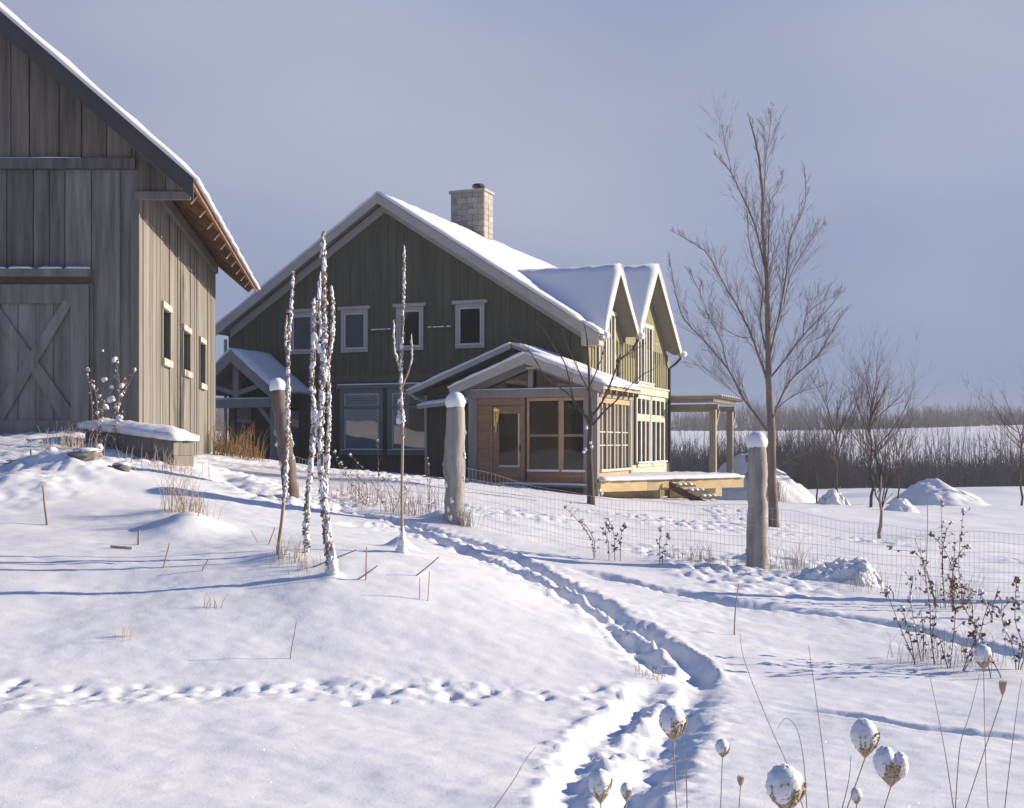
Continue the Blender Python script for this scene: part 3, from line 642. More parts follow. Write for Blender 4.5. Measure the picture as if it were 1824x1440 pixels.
        for sd_, te, zz in ((0, tl, zl), (1, tr_, zr_)):
            sbe = rs + (zr - zz) / k     # where this eave runs into the main roof
            sbe = min(sbe, sf)
            quad = [fr(sf, tp_, zp), fr(sf, te, zz), fr(min(sbe, sf - .01) - .05, te, zz), fr(sb, tp_, zp)]
            nrm = (quad[1] - quad[0]).cross(quad[3] - quad[0]).normalized(); nrm = nrm if nrm.z > 0 else -nrm
            rf = MB().prism(quad, -nrm * .08).build('dormer_roof', M['soffit'], dm)
            snow_slab(fr(sf + .04, tp_, zp), fr(sf + .04, te, zz), fr(min(sbe, sf - .01) - .05, te, zz), fr(sb, tp_, zp), .09, 8, 16, seed + sd_, .8).build('dormer_snow', M['soft_snow'], dm, smooth=True)
            MB().prism([fr(sf + .002, tp_, zp - .01), fr(sf + .002, te, zz - .01), fr(sf + .002, te, zz - .24), fr(sf + .002, tp_, zp - .28)], fr(.035, 0, 0) - fr(0, 0, 0)).build('dormer_fascia', M['casing'], dm)
            # knob of snow at the eave corner
            MB().blob(fr(sf + .03, te, zz - .02), (.17, .17, .13), seed, .15).build('eave_snow', M['soft_snow'], dm, smooth=True)
        # tall dormer window pairs
        for q0, q1 in (((tp_ - .95, tp_ - .05), (tp_ + .12, tp_ + 1.0)) if tp_ > 3 else ((tp_ - .75, tp_ + .05), (tp_ + .2, tp_ + .95))):
            wn = part('window', M['glass'], h, fr, .03, .045, q0 + .1, q1 - .1, 2.2, 4.0)
            for q in ((q0, q0 + .1), (q1 - .1, q1)): part('jamb', M['casing'], wn, fr, .047, .09, q[0], q[1], 2.1, 4.1)
            part('head', M['casing'], wn, fr, .047, .10, q0 - .06, q1 + .06, 4.1, 4.24); part('sill', M['casing'], wn, fr, .047, .11, q0 - .05, q1 + .05, 1.98, 2.1)
            part('mullion', M['casing'], wn, fr, .046, .075, (q0 + q1) / 2 - .035, (q0 + q1) / 2 + .035, 2.1, 4.1)
            part('sill_snow', M['soft_snow'], wn, fr, .05, .15, q0 - .05, q1 + .05, 2.101, 2.15)
    # side wall: belt, ground floor windows, downpipe
    part('belt_trim', M['new_wood'], h, fr, .048, .07, .2, 9.65, 1.72, 1.97, label='pale belt trim on the sunny side')
    part('belt_cap', M['casing'], h, fr, .048, .11, .2, 9.65, 1.971, 2.03)
    part('base_trim', M['new_wood'], h, fr, .048, .10, .2, 9.65, -1.1, -.75)
    for x0, x1 in ((1132, 1155), (1158, 1181)):
        q0, q1 = on_s(fr, x0, 0, .05)[0], on_s(fr, x1, 0, .05)[0]
        wn = part('window', M['glass'], h, fr, .048, .06, q0 + .08, q1 - .08, -.65, 1.5)
        nmu = 3
        for i in range(nmu + 1):
            q = q0 + (q1 - q0) * i / nmu; part('mullion', M['casing'], wn, fr, .0605, .11, q - .06, q + .06, -.7, 1.55)
        part('transom', M['new_wood'], wn, fr, .0605, .10, q0, q1, .78, 1.02); part('head', M['casing'], wn, fr, .0605, .12, q0 - .05, q1 + .05, 1.551, 1.68)
        part('sill', M['casing'], wn, fr, .0605, .16, q0 - .05, q1 + .05, -.82, -.701)
        snow_slab(fr(.07, q0 - .05, -.70), fr(.2, q0 - .05, -.70), fr(.2, q1 + .05, -.70), fr(.07, q1 + .05, -.70), .12, 3, 8, int(q0 * 7)).build('sill_snow', M['soft_snow'], wn, smooth=True)
    MB().tube([fr(.53, 9.6, 3.25), fr(.35, 9.6, 3.05), fr(.1, 9.55, 2.85), fr(.1, 9.55, -1.1)], .05, 8).build('downpipe', M['metal'], h)
    MB().tube([fr(.50, 3.8, 3.45), fr(.35, 3.6, 3.05), fr(.08, 2.9, 2.7), fr(.08, 2.85, 2.05)], .045, 8).build('downpipe', M['metal'], h)
    MB().tube([fr(sw + .3, -.05, 3.6), fr(-13.2, -.05, 3.3), fr(-13.2, -.05, -1)], .06, 8).build('downpipe', M['fascia'], h)
    part('corner_board', M['siding_sunlit'], h, fr, .021, .05, 9.35, 9.68, Z0, 3.3)

    # ---------------- cedar sunroom with two stepped gables
    FT, BT = -3.3, -1.6; sc_, sl1 = 1.37, -2.45; FZ = -1.12
    rk = .39; zp_b, sp_b = 2.90, -1.72; plane = lambda s: zp_b - rk * (s - sp_b)
    sp_f = -.58; zp_f = plane(sp_f); ze_ = plane(sc_ + .32)
    # floor and inner walls
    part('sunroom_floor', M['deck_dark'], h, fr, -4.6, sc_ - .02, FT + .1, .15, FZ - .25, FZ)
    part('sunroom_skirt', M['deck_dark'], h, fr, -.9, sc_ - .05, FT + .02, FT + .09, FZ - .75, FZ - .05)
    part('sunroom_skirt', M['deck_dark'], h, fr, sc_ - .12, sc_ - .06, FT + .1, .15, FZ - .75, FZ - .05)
    part('sunroom_back_wall', M['interior'], h, fr, -4.5, -.15, -.14, -.075, FZ, 2.3)
    # rear, wider body: its green front wall to the left of the sunroom
    bl = -4.62
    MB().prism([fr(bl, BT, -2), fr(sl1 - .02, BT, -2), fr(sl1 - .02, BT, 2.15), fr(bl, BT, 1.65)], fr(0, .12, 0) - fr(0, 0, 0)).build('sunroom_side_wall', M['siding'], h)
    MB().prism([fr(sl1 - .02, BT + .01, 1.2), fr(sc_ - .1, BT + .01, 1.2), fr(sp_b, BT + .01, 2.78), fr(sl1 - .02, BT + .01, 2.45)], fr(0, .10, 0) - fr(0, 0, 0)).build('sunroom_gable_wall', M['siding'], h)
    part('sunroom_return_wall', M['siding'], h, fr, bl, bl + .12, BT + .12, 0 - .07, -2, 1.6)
    # roofs
    lf = lambda s, zp, sp: zp - rk * (sp - s)
    for nm, sp, zp, eL, t0, t1, sd_ in (('rear', sp_b, zp_b, -5.08, BT - .35, -.10, 61), ('front', sp_f, zp_f, -2.86, FT - .40, BT - .36, 62)):
        zl = lf(eL, zp, sp); eR = sc_ + .32
        for q in (([fr(sp, t0, zp), fr(eL, t0, zl), fr(eL, t1, zl), fr(sp, t1, zp)], -1), ([fr(sp, t0, zp), fr(eR, t0, ze_), fr(eR, t1, ze_), fr(sp, t1, zp)], 1)):
            a, bq, cq, dq = q[0]
            r = MB().prism([a, bq, cq, dq], Vector((0, 0, -.09))).build('sunroom_roof', M['soffit'], h)
            ex = (bq - a).normalized() * .06; ey = fr(0, -.05, 0) - fr(0, 0, 0)
            snow_slab(a + ey, bq + ex + ey, cq + ex, dq, .13, 12, 8, sd_ + q[1], .9).build('snow', M['soft_snow'], r, smooth=True)
            if nm == 'front' or q[1] == -1:
                MB().prism([a + ey * .3, bq + ey * .3, bq + ey * .3 + Vector((0, 0, -.24 if nm == 'front' else -.14)), a + ey * .3 + Vector((0, 0, -.27 if nm == 'front' else -.14))], ey * .6).build('sunroom_fascia', M['fascia'], h)
            if nm == 'front': # inner bargeboard of the timber truss, in the plane of the posts
                f2 = fr(0, .42, 0) - fr(0, 0, 0); dn = Vector((0, 0, -.12)); d2 = Vector((0, 0, -.36))
                cut = a.lerp(bq, .88 if q[1] == -1 else .86)
                MB().prism([a + f2 + dn, cut + f2 + dn, cut + f2 + d2, a + f2 + d2], fr(0, .12, 0) - fr(0, 0, 0)).build('truss_rafter', M['post_grey'], h)
    # eave rafter tails on the sunny side
    for i in range(7):
        q = FT - .25 + i * .55; part('rafter_tail', M['cedar'], h, fr, sc_ - .1, sc_ + .28, q, q + .07, ze_ - .21, ze_ - .095)
    MB().tube([fr(-5.08, BT - .35, 1.56), fr(-4.9, BT - .25, 1.38), fr(-4.62, BT - .1, 1.22), fr(-4.62, BT - .06, -1.3)], .045, 8).build('downpipe', M['fascia'], h)
    snow_slab(fr(-4.66, BT - .6, 1.12), fr(sl1 - .1, BT - .6, 1.32), fr(sl1 - .1, BT - .02, 1.40), fr(-4.66, BT - .02, 1.2), .10, 10, 4, 66, .9).build('canopy_snow', M['soft_snow'], h, smooth=True)
    MB().prism([fr(-4.66, BT - .6, 1.12), fr(sl1 - .1, BT - .6, 1.32), fr(sl1 - .1, BT - .02, 1.40), fr(-4.66, BT - .02, 1.2)], Vector((0, 0, -.09))).build('canopy', M['fascia'], h)
    # truss: tie beam, king post, dark glazed gable
    zb0, zb1 = 1.27, 1.50
    part('tie_beam', M['post_grey'], h, fr, sl1 - .05, sc_ + .01, FT - .02, FT + .16, zb0, zb1)
    snow_slab(fr(sl1 + .1, FT - .06, zb1), fr(sc_ - .05, FT - .06, zb1), fr(sc_ - .05, FT + .1, zb1), fr(sl1 + .1, FT + .1, zb1), .045, 14, 2, 67).build('beam_snow', M['soft_snow'], h)
    part('king_post', M['post_grey'], h, fr, sp_f - .07, sp_f + .07, FT, FT + .12, zb1 + .002, zp_f - .32)
    part('king_post_cap', M['new_wood'], h, fr, sp_f - .13, sp_f + .13, FT - .01, FT + .13, zp_f - .40, zp_f - .34)
    MB().prism([fr(sl1 + .2, FT + .17, zb1), fr(sc_ - .05, FT + .17, zb1), fr(sc_ - .05, FT + .17, plane(sc_ - .05) - .12), fr(sp_f, FT + .17, zp_f - .12), fr(sl1 + .2, FT + .17, lf(sl1 + .2, zp_f, sp_f) - .12)], fr(0, .02, 0) - fr(0, 0, 0)).build('gable_pane', M['glass'], h)
    for a, c in ((sl1 - .02, sl1 + .24), (sc_ - .40, sc_)):
        part('post', M['post_grey'], h, fr, a, c, FT, FT + .22, FZ - .5, zb0 - .002)
    part('post', M['post_grey'], h, fr, sc_ - .22, sc_, -.1, .12, FZ - .3, zb0)
    part('plate', M['post_grey'], h, fr, sc_ - .16, sc_ + .012, FT + .17, .15, zb0 - .0, zb1 - .02)
    # cedar front
    S = lambda x: on_t(fr, x, 0, FT + .06)[0]
    zt = zb0
    part('fascia_board', M['cedar'], h, fr, S(848), S(935), FT + .05, FT + .11, zt - .20, zt - .003)
    n = 9; zz0, zz1 = FZ, zt - .205; x0, x1 = S(848), S(873)
    for i in range(n):
        a = zz0 + (zz1 - zz0) * i / n; part('cedar_board', M['cedar'], h, fr, x0, x1, FT + .05, FT + .10 + .008 * (i % 2), a + .004, a + (zz1 - zz0) / n - .004)
    dz0, dz1 = FZ - .02, zt - .22; d0, d1 = S(874), S(935)
    for q in ((d0, d0 + .07), (d1 - .09, d1)): part('door_frame', M['cedar'], h, fr, q[0], q[1], FT + .02, FT + .12, dz0, dz1)
    part('door_frame', M['cedar'], h, fr, d0, d1, FT + .02, FT + .12, dz1, dz1 + .013)
    dr = part('door', M['cedar'], h, fr, d0 + .075, d1 - .095, FT + .05, FT + .10, dz0 + .02, dz0 + .50)
    g0, g1, gz0, gz1 = S(889), S(926), dz0 + .50, dz1 - .22
    part('stile', M['cedar'], dr, fr, d0 + .075, g0, FT + .05, FT + .10, gz0 + .002, dz1 - .01); part('stile', M['cedar'], dr, fr, g1, d1 - .095, FT + .05, FT + .10, gz0 + .002, dz1 - .01)
    part('rail', M['cedar'], dr, fr, g0 + .002, g1 - .002, FT + .05, FT + .10, gz1, dz1 - .01)
    part('pane', M['glass_clear'], dr, fr, g0, g1, FT + .07, FT + .08, gz0, gz1)
    part('glazing_bead', M['casing'], dr, fr, g1 - .05, g1 - .003, FT + .04, FT + .068, gz0, gz1); part('glazing_bead', M['casing'], dr, fr, g0, g1, FT + .035, FT + .068, gz0 - .03, gz0 + .03)
    part('handle', M['metal'], dr, fr, d1 - .15, d1 - .12, FT - .0, FT + .05, dz0 + .92, dz0 + 1.08)
    # cluster of brass coloured rods hanging by the door
    rods = MB(); p = fr(S(887), FT - .03, dz1 - .12)
    for dx, l in ((-.06, .45), (0, .62), (.06, .35)): rods.tube([p + Vector((dx, 0, 0)), p + Vector((dx * .6 - .03, 0, -l))], .022, 6)
    rods.blob(p, (.10, .05, .08), 3); rods.build('brass_rods', M['brass'], h)
    for x0, x1 in ((939, 1000), (1000, 1046)):
        a, c = S(x0), S(x1); fz0, fz1 = FZ + .32, zt - .01
        wn = part('window', M['glass_clear'], h, fr, a + .07, c - .07, FT + .065, FT + .075, fz0 + .06, fz1 - .08)
        for q in ((a, a + .075), (c - .075, c)): part('jamb', M['cedar_light'], wn, fr, q[0] + .001, q[1] - .001, FT + .03, FT + .11, fz0, fz1)
        part('head', M['cedar_light'], wn, fr, a + .075, c - .075, FT + .03, FT + .11, fz1 - .085, fz1); part('sill', M['cedar_light'], wn, fr, a + .075, c - .075, FT + .01, FT + .11, fz0, fz0 + .065)
        part('check_rail', M['cedar'], wn, fr, a + .075, c - .075, FT + .05, FT + .10, fz0 + .98, fz0 + 1.05)
        part('sill_snow', M['soft_snow'], wn, fr, a + .03, c - .03, FT - .035, FT + .008, fz0 + .02, fz0 + .075)
        for i in range(2): part('apron_board', M['cedar'], h, fr, a, c, FT + .05, FT + .10 , FZ + .16 * i + .003, FZ + .16 * (i + 1) - .004)
    part('sill_ledge', M['post_grey'], h, fr, d1 - .3, sc_ - .05, FT - .10, FT + .10, FZ - .08, FZ - .003)
    snow_slab(fr(d0 + .2, FT - .16, FZ - .02), fr(sc_ - .3, FT - .16, FZ - .02), fr(sc_ - .3, FT + .045, FZ - .02), fr(d0 + .2, FT + .045, FZ - .02), .06, 12, 3, 68).build('sill_snow', M['soft_snow'], h)
    # sunny side of the sunroom: screened bays over cedar panels
    t0, t1 = FT + .24, -.12; nb = 4
    for i in range(nb):
        a = t0 + (t1 - t0) * i / nb; c = t0 + (t1 - t0) * (i + 1) / nb
        wn = part('screen_window', M['screen'], h, fr, sc_ - .10, sc_ - .09, a + .05, c - .05, FZ + .40, zb0 - .16)
        for q in ((a, a + .06), (c - .06, c)): part('jamb', M['pergola'], wn, fr, sc_ - .12, sc_ - .03, q[0] + .001, q[1] - .001, FZ + .36, zb0 - .15)
        part('bar', M['casing'], wn, fr, sc_ - .11, sc_ - .05, (a + c) / 2 - .02, (a + c) / 2 + .02, FZ + .36, zb0 - .15)
        for zz in (FZ + 1.05, FZ + 1.42): part('bar', M['casing'], wn, fr, sc_ - .11, sc_ - .055, a + .06, c - .06, zz, zz + .03)
        part('head', M['cedar_light'], wn, fr, sc_ - .12, sc_ - .02, a, c, zb0 - .15, zb0 - .003)
        part('panel', M['cedar_light'], h, fr, sc_ - .11, sc_ - .035, a + .01, c - .01, FZ + .0, FZ + .33)
        part('sill', M['new_wood'], wn, fr, sc_ - .12, sc_ + .04, a, c, FZ + .332, FZ + .36)
        snow_slab(fr(sc_ - .03, a, FZ + .36), fr(sc_ + .05, a, FZ + .36), fr(sc_ + .05, c, FZ + .36), fr(sc_ - .03, c, FZ + .36), .07, 3, 5, 70 + i).build('sill_snow', M['soft_snow'], wn)
    # ---------------- timber entry porch on the left
    PT = -1.9; pp, pz = -11.42, 3.03; kr = .80; pr = -9.78; pl = -13.05; pw = lambda s: pz - kr * abs(s - pp)
    for sg, e_ in ((1, pr), (-1, pl)):
        q = [fr(pp, PT - .25, pz), fr(e_, PT - .25, pw(e_)), fr(e_, -.07, pw(e_)), fr(pp, -.07, pz)]
        r = MB().prism(q, Vector((0, 0, -.10))).build('porch_roof', M['soffit'], h)
        ey = fr(0, -.06, 0) - fr(0, 0, 0); ex = (q[1] - q[0]).normalized() * .1
        snow_slab(q[0] + ey, q[1] + ey + ex, q[2] + ex, q[3], .14, 10, 8, 80 + sg, .9).build('snow', M['soft_snow'], r, smooth=True)
        MB().prism([q[0] + Vector((0, 0, -.02)), q[1] + Vector((0, 0, -.02)), q[1] + Vector((0, 0, -.36)), q[0] + Vector((0, 0, -.40))], ey * .8).build('porch_fascia', M['post_grey'], h)
        # diagonal struts
        a_, c_ = fr(pp + .05 * sg, PT, 1.62), fr(pp + .95 * sg, PT, pw(pp + .95 * sg) - .38)
        u = (c_ - a_).normalized(); nn = Vector((0, 0, 1)) - u * u.z; nn.normalize(); nn *= .07
        MB().prism([a_ - nn, c_ - nn, c_ + nn, a_ + nn], fr(0, .14, 0) - fr(0, 0, 0)).build('strut', M['post_grey'], h)
    part('king_post', M['post_grey'], h, fr, pp - .11, pp + .11, PT - .02, PT + .15, 1.44, pz - .3)
    part('tie_beam', M['post_grey'], h, fr, pl + .1, pr - .03, PT - .03, PT + .17, 1.16, 1.435)
    snow_slab(fr(pl + .1, PT - .06, 1.435), fr(pr - .1, PT - .06, 1.435), fr(pr - .1, PT + .1, 1.435), fr(pl + .1, PT + .1, 1.435), .05, 12, 2, 85).build('beam_snow', M['soft_snow'], h)
    for a in (pl + .2, pr - .32): part('post', M['post_grey'], h, fr, a, a + .24, PT, PT + .22, -1.6, 1.158)
    a_, c_ = fr(pr - .30, PT + .03, .55), fr(pr - .85, PT + .03, 1.16)
    MB().prism([a_, c_, c_ + fr(.18, 0, 0) - fr(0, 0, 0), a_ + Vector((0, 0, .2))], fr(0, .14, 0) - fr(0, 0, 0)).build('brace', M['post_grey'], h)
    part('porch_step', M['deck_dark'], h, fr, pl + .3, pr - .1, PT - .5, -.08, -1.5, -.82)
    snow_slab(fr(pl + .3, PT - .55, -.82), fr(pr - .1, PT - .55, -.82), fr(pr - .1, PT + .3, -.82), fr(pl + .3, PT + .3, -.82), .10, 10, 5, 86).build('step_snow', M['soft_snow'], h, smooth=True)
    part('entry_door', M['deck_dark'], h, fr, -11.9, -10.95, -.09, -.055, -.82, 1.25)
    for q0 in (-10.8, -12.7): part('side_light', M['glass'], h, fr, q0, q0 + .6, -.085, -.055, -.5, 1.2)
make_house()
def armchair(s, t, face, label):
    fr = HF; FZ = -1.12
    a = thing('armchair', fr(s, t, FZ), label, 'armchair')
    q = frame(fr(s, t, 0).x, fr(s, t, 0).y, (HE[0] * face, HE[1] * face), (HD[0] * face, HD[1] * face))
    part('seat', M['wicker'], a, q, -.3, .3, -.3, .3, .28 + FZ, .42 + FZ)
    MB().prism([q(-.32, .24, .30 + FZ), q(.32, .24, .30 + FZ), q(.28, .36, .95 + FZ), q(0, .38, 1.02 + FZ), q(-.28, .36, .95 + FZ)], q(0, .08, 0) - q(0, 0, 0)).build('backrest', M['wicker'], a)
    for sg in (-1, 1):
        part('armrest', M['wicker'], a, q, sg * .33 - .04, sg * .33 + .04, -.3, .3, .56 + FZ, .63 + FZ)
        for tt in (-.27, .25): part('leg', M['wicker'], a, q, sg * .33 - .025, sg * .33 + .025, tt, tt + .05, FZ, .56 + FZ)
armchair(-.35, -2.3, 1, 'brown wicker armchair behind the middle sunroom window')
armchair(.55, -1.5, 1, 'brown wicker armchair behind the right sunroom window')

# ------------------------------------------------------------------ deck and pergola
def make_deck():
    A = Vector(((1068 - CX) / F * 30.4, 30.4, 0)); u = Vector((.80, .60, 0)); L = 5.72; B = A + u * L
    W0 = HF(1.42, -.1, 0); W0.z = 0; Cc = B + Vector((HD[0], HD[1], 0)) * 3.0; D = HF(.1, 7.5, 0); D.z = 0
    t = thing('deck', (A + u * 2.5) + Vector((0, 0, -1.6)), 'raised deck of new yellow lumber beside the sunroom', 'deck')
    zt = -1.03; v = Vector((-u.y, u.x, 0))
    up = lambda p, z: Vector((p.x, p.y, z))
    # deck boards run along the long edge, thin snow lies over them
    n = 16
    for i in range(n):
        a = .19 * i; sh = max(0, (a * .35)); 
        p, q = A + v * a + u * .02, B + v * a * 1.0 - u * .02
        p = p + u * (a * .25)
        MB().prism([up(p, zt - .04), up(q, zt - .04), up(q + v * .18, zt - .04), up(p + v * .18, zt - .04)], Vector((0, 0, .04))).build('deck_board', M['deck_wood'], t)
    cuts = [0, 1.75, 3.35, L]
    for a, c in zip(cuts[:-1], cuts[1:]):
        MB().prism([up(A + u * (a + .006), zt - .29), up(A + u * (c - .006), zt - .29), up(A + u * (c - .006), zt - .005), up(A + u * (a + .006), zt - .005)], -v * .045).build('rim_board', M['deck_wood'], t)
    for a, c in ((.15, 2.6), (3.0, 5.2)):
        MB().prism([up(A + u * a + v * .35, zt - .56), up(A + u * c + v * .35, zt - .56), up(A + u * c + v * .35, zt - .30), up(A + u * a + v * .35, zt - .30)], v * .09).build('beam', M['deck_wood'], t)
    MB().prism([up(A, zt - .6), up(A - u * .0 + v * 1.3, zt - .6), up(A + v * 1.3, zt - .02), up(A, zt - .02)], -u * .04).build('rim_board', M['deck_wood'], t)
    for a in (.5, 2.1, 3.6, 4.9):
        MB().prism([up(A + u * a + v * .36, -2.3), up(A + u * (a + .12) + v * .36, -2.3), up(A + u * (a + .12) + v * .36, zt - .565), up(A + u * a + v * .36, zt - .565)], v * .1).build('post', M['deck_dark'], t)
    a, c = up(A - v * .12, zt + .0), up(B - v * .12, zt + .0)
    snow_slab(a, c, c + v * 2.9, a + v * 2.9 + u * .6, .13, 40, 14, 91, .9).build('snow', M['soft_snow'], t, smooth=True)
    # a few broken steps in front, heaped with snow
    st = thing('steps', up(A + u * 3.0 - v * .4, -1.7), 'short dark wooden steps leaning on the deck edge', 'steps')
    for i in range(3):
        o = A + u * 2.55 - v * (.15 + .2 * i); z = zt - .16 - .16 * i
        MB().prism([up(o + u * .28 * i, z - .05), up(o + u * (.8 + .28 * i), z - .05), up(o + u * (.8 + .28 * i), z), up(o + u * .28 * i, z)], -v * .2).build('tread', M['deck_dark'], st)
        mb = MB()
        for j in range(3): mb.blob(up(o + u * (.2 + .28 * i + j * .22) - v * .1, z + .02), (.10, .08, .05), i * 5 + j)
        mb.build('snow', M['soft_snow'], st, smooth=True)
    MB().prism([up(A + u * 2.5 - v * .12, zt - .25), up(A + u * 3.5 - v * .8, -1.95), up(A + u * 3.5 - v * .8, -1.75), up(A + u * 2.5 - v * .12, zt - .05)], -v * .05).build('stringer', M['deck_dark'], st)
make_deck()
def make_pergola():
    fr = HF; t = thing('pergola', fr(1.2, 11.5, -1.3), 'open timber pergola at the far end of the house', 'pergola')
    s1 = 1.6; ta, tb = 10.35, 13.6
    for tt in (ta, tb):
        part('post', M['pergola'], t, fr, s1 - .12, s1 + .12, tt - .12, tt + .12, -2.2, 1.30)
        part('beam', M['pergola'], t, fr, -2.6, s1 + .2, tt - .07, tt + .07, 1.302, 1.50)
        part('post', M['pergola'], t, fr, -2.4, -2.2, tt - .1, tt + .1, -2.2, 1.30)
        a_, c_ = fr(s1, tt + .15, .75), fr(s1, tt + .7, 1.30)
        MB().prism([a_, c_, c_ + fr(0, .12, 0) - fr(0, 0, 0), a_ + Vector((0, 0, -.16))], fr(.1, 0, 0) - fr(0, 0, 0)).build('knee_brace', M['pergola'], t)
    part('plate', M['pergola'], t, fr, s1 - .08, s1 + .12, ta - .5, tb + .5, 1.582, 1.70)
    n = 12
    for i in range(n):
        q = ta - .5 + (tb - ta + 1.0) * i / (n - 1)
        j = part('joist', M['pergola'], t, fr, -2.6, s1 + .45, q - .035, q + .035, 1.702, 1.80)
        part('snow', M['soft_snow'], j, fr, -2.6, s1 + .45, q - .04, q + .04, 1.801, 1.85)
make_pergola()

# ------------------------------------------------------------------ fence
def make_fence():
    posts = [((524, 876), (494, 690), 15.0, .10, 'brown leaning post with a cap of snow'), ((808, 932), (811, 718), 14.2, .125, 'stout silver post split at the foot'), ((1349, 1012), (1348, 790), 13.3, .118, 'smooth silver post nearest the tree'), ((1935, 1078), (1930, 820), 12.1, .12, None), ((228, 845), (215, 690), 15.9, .11, None)]
    f = thing('wire_fence', Gxy(P(1080, 0, 13.7).x, 13.7), 'welded wire mesh fence on round snowcapped posts between garden and house', 'fence')
    tops = []
    for i, (b_, t_, Y, r, lab) in enumerate(posts[:4]):
        a = P(b_[0], b_[1], Y); a.z = HZ(a.x, a.y) - .25; c = P(t_[0], t_[1], Y); rr = random.Random(i + 30)
        pts = []; rad = []; n = 14
        for j in range(n + 1):
            q = j / n; p = a.lerp(c, q) + Vector((rr.uniform(-1, 1) * .010, rr.uniform(-1, 1) * .010, 0))
            pts.append(p); rad.append(r * (1.06 - .10 * q) * (1 + rr.uniform(-.05, .05)) * (1 + (.14 * math.exp(-((q - .55) / .06) ** 2) if i == 1 else 0)))
        rad[-1] *= .9
        po = MB().tube(pts, rad, 18).build('post', M['brown_post'] if i == 0 else M['fence_post'], f, smooth=True, label=lab)
        nb = MB()
        for j in range(3):
            q = rr.uniform(.2, .9); ang = rr.uniform(0, 6.28); p = a.lerp(c, q); nb.blob(p + Vector((math.cos(ang) * r * .95, math.sin(ang) * r * .95, 0)), (.03, .03, .05), j, .2)
        nb.build('knot', M['fence_post'], po, smooth=True)
        cp_ = MB(); cp_.blob(c + Vector((0, 0, .015)), (r * 1.07, r * 1.07, .125 if i else .11), i + 3, .06, 16, 10)
        cp_.build('snow_cap', M['soft_snow'], po, smooth=True)
        if i in (0, 1):
            sn = MB()
            for j, (q, sx_) in enumerate(((.06, -.3), (.14, -.5), (.22, -.2), (.42, .9), (.36, -.8), (.62, .95), (.55, -.95))):
                p = a.lerp(c, .12 + q * .8) + Vector((sx_ * r, -math.sqrt(max(0, 1 - sx_ * sx_)) * r, 0)); sn.blob(p, (.026, .02, .04), j, .4)
            sn.build('clinging_snow', M['soft_snow'], po, smooth=True, kind='stuff')
        tops.append((a, c))
    rr = random.Random(77)
    for (a, c), (a2, c2) in zip(tops[:-1], tops[1:]):
        n = 44; rows = 8
        L = (Vector((a2.x, a2.y)) - Vector((a.x, a.y))).length
        top_f = .46 if a.x < -1 else .50
        def pt(u, v):
            x = a.x + (a2.x - a.x) * u; y = a.y + (a2.y - a.y) * u - .12
            z0 = zg(x, y) - .03; ht = (.60 if a.x < -2.5 else .78) - .08 * math.sin(math.pi * u)
            return Vector((x, y + .01 * math.sin(u * 9), z0 + ht * v + .012 * math.sin(u * 23 + v * 5)))
        for r_ in range(rows):
            v = (r_ / (rows - 1)) ** 1.1
            MB().tube([pt(i / n, v) for i in range(n + 1)], .0019, 4).build('wire', M['wire'], f)
        mb = MB(); m = int(L / .05)
        for i in range(1, m):
            u = i / m; mb.tube([pt(u, 0), pt(u, .35), pt(u, .7), pt(u, 1)], .0016, 3, cap=False)
        mb.build('upright_wires', M['wire'], f, kind='stuff')
make_fence()

# ------------------------------------------------------------------ trees
def grow(tw, p, d, length, rad, level, rr, droop=0.0, up=.25, nseg=4, child=(3, 5), spread=.6):
    pts = [p.copy()]; rads = [rad]; d = d.normalized()
    for i in range(nseg):
        d = (d + Vector((rr.gauss(0, .10), rr.gauss(0, .10), rr.gauss(0, .07) + up * .22 - droop))).normalized()
        p = p + d * length / nseg; pts.append(p.copy()); rads.append(rad * (1 - .75 * (i + 1) / nseg))
    tw.tube(pts, rads, 3 if rad < .02 else 5, cap=False)
    if level > 0:
        for _ in range(rr.randint(*child)):
            i = rr.randint(1, nseg); q = pts[i]; t = (pts[i] - pts[i - 1]).normalized()
            ax = t.cross(Vector((rr.gauss(0, 1), rr.gauss(0, 1), rr.gauss(0, 1)))).normalized()
            nd = (t + ax * spread * rr.uniform(.6, 1.3)).normalized()
            grow(tw, q, nd, length * rr.uniform(.38, .62), max(.0028, rads[i] * .6), level - 1, rr, droop, up, 3, child, spread)
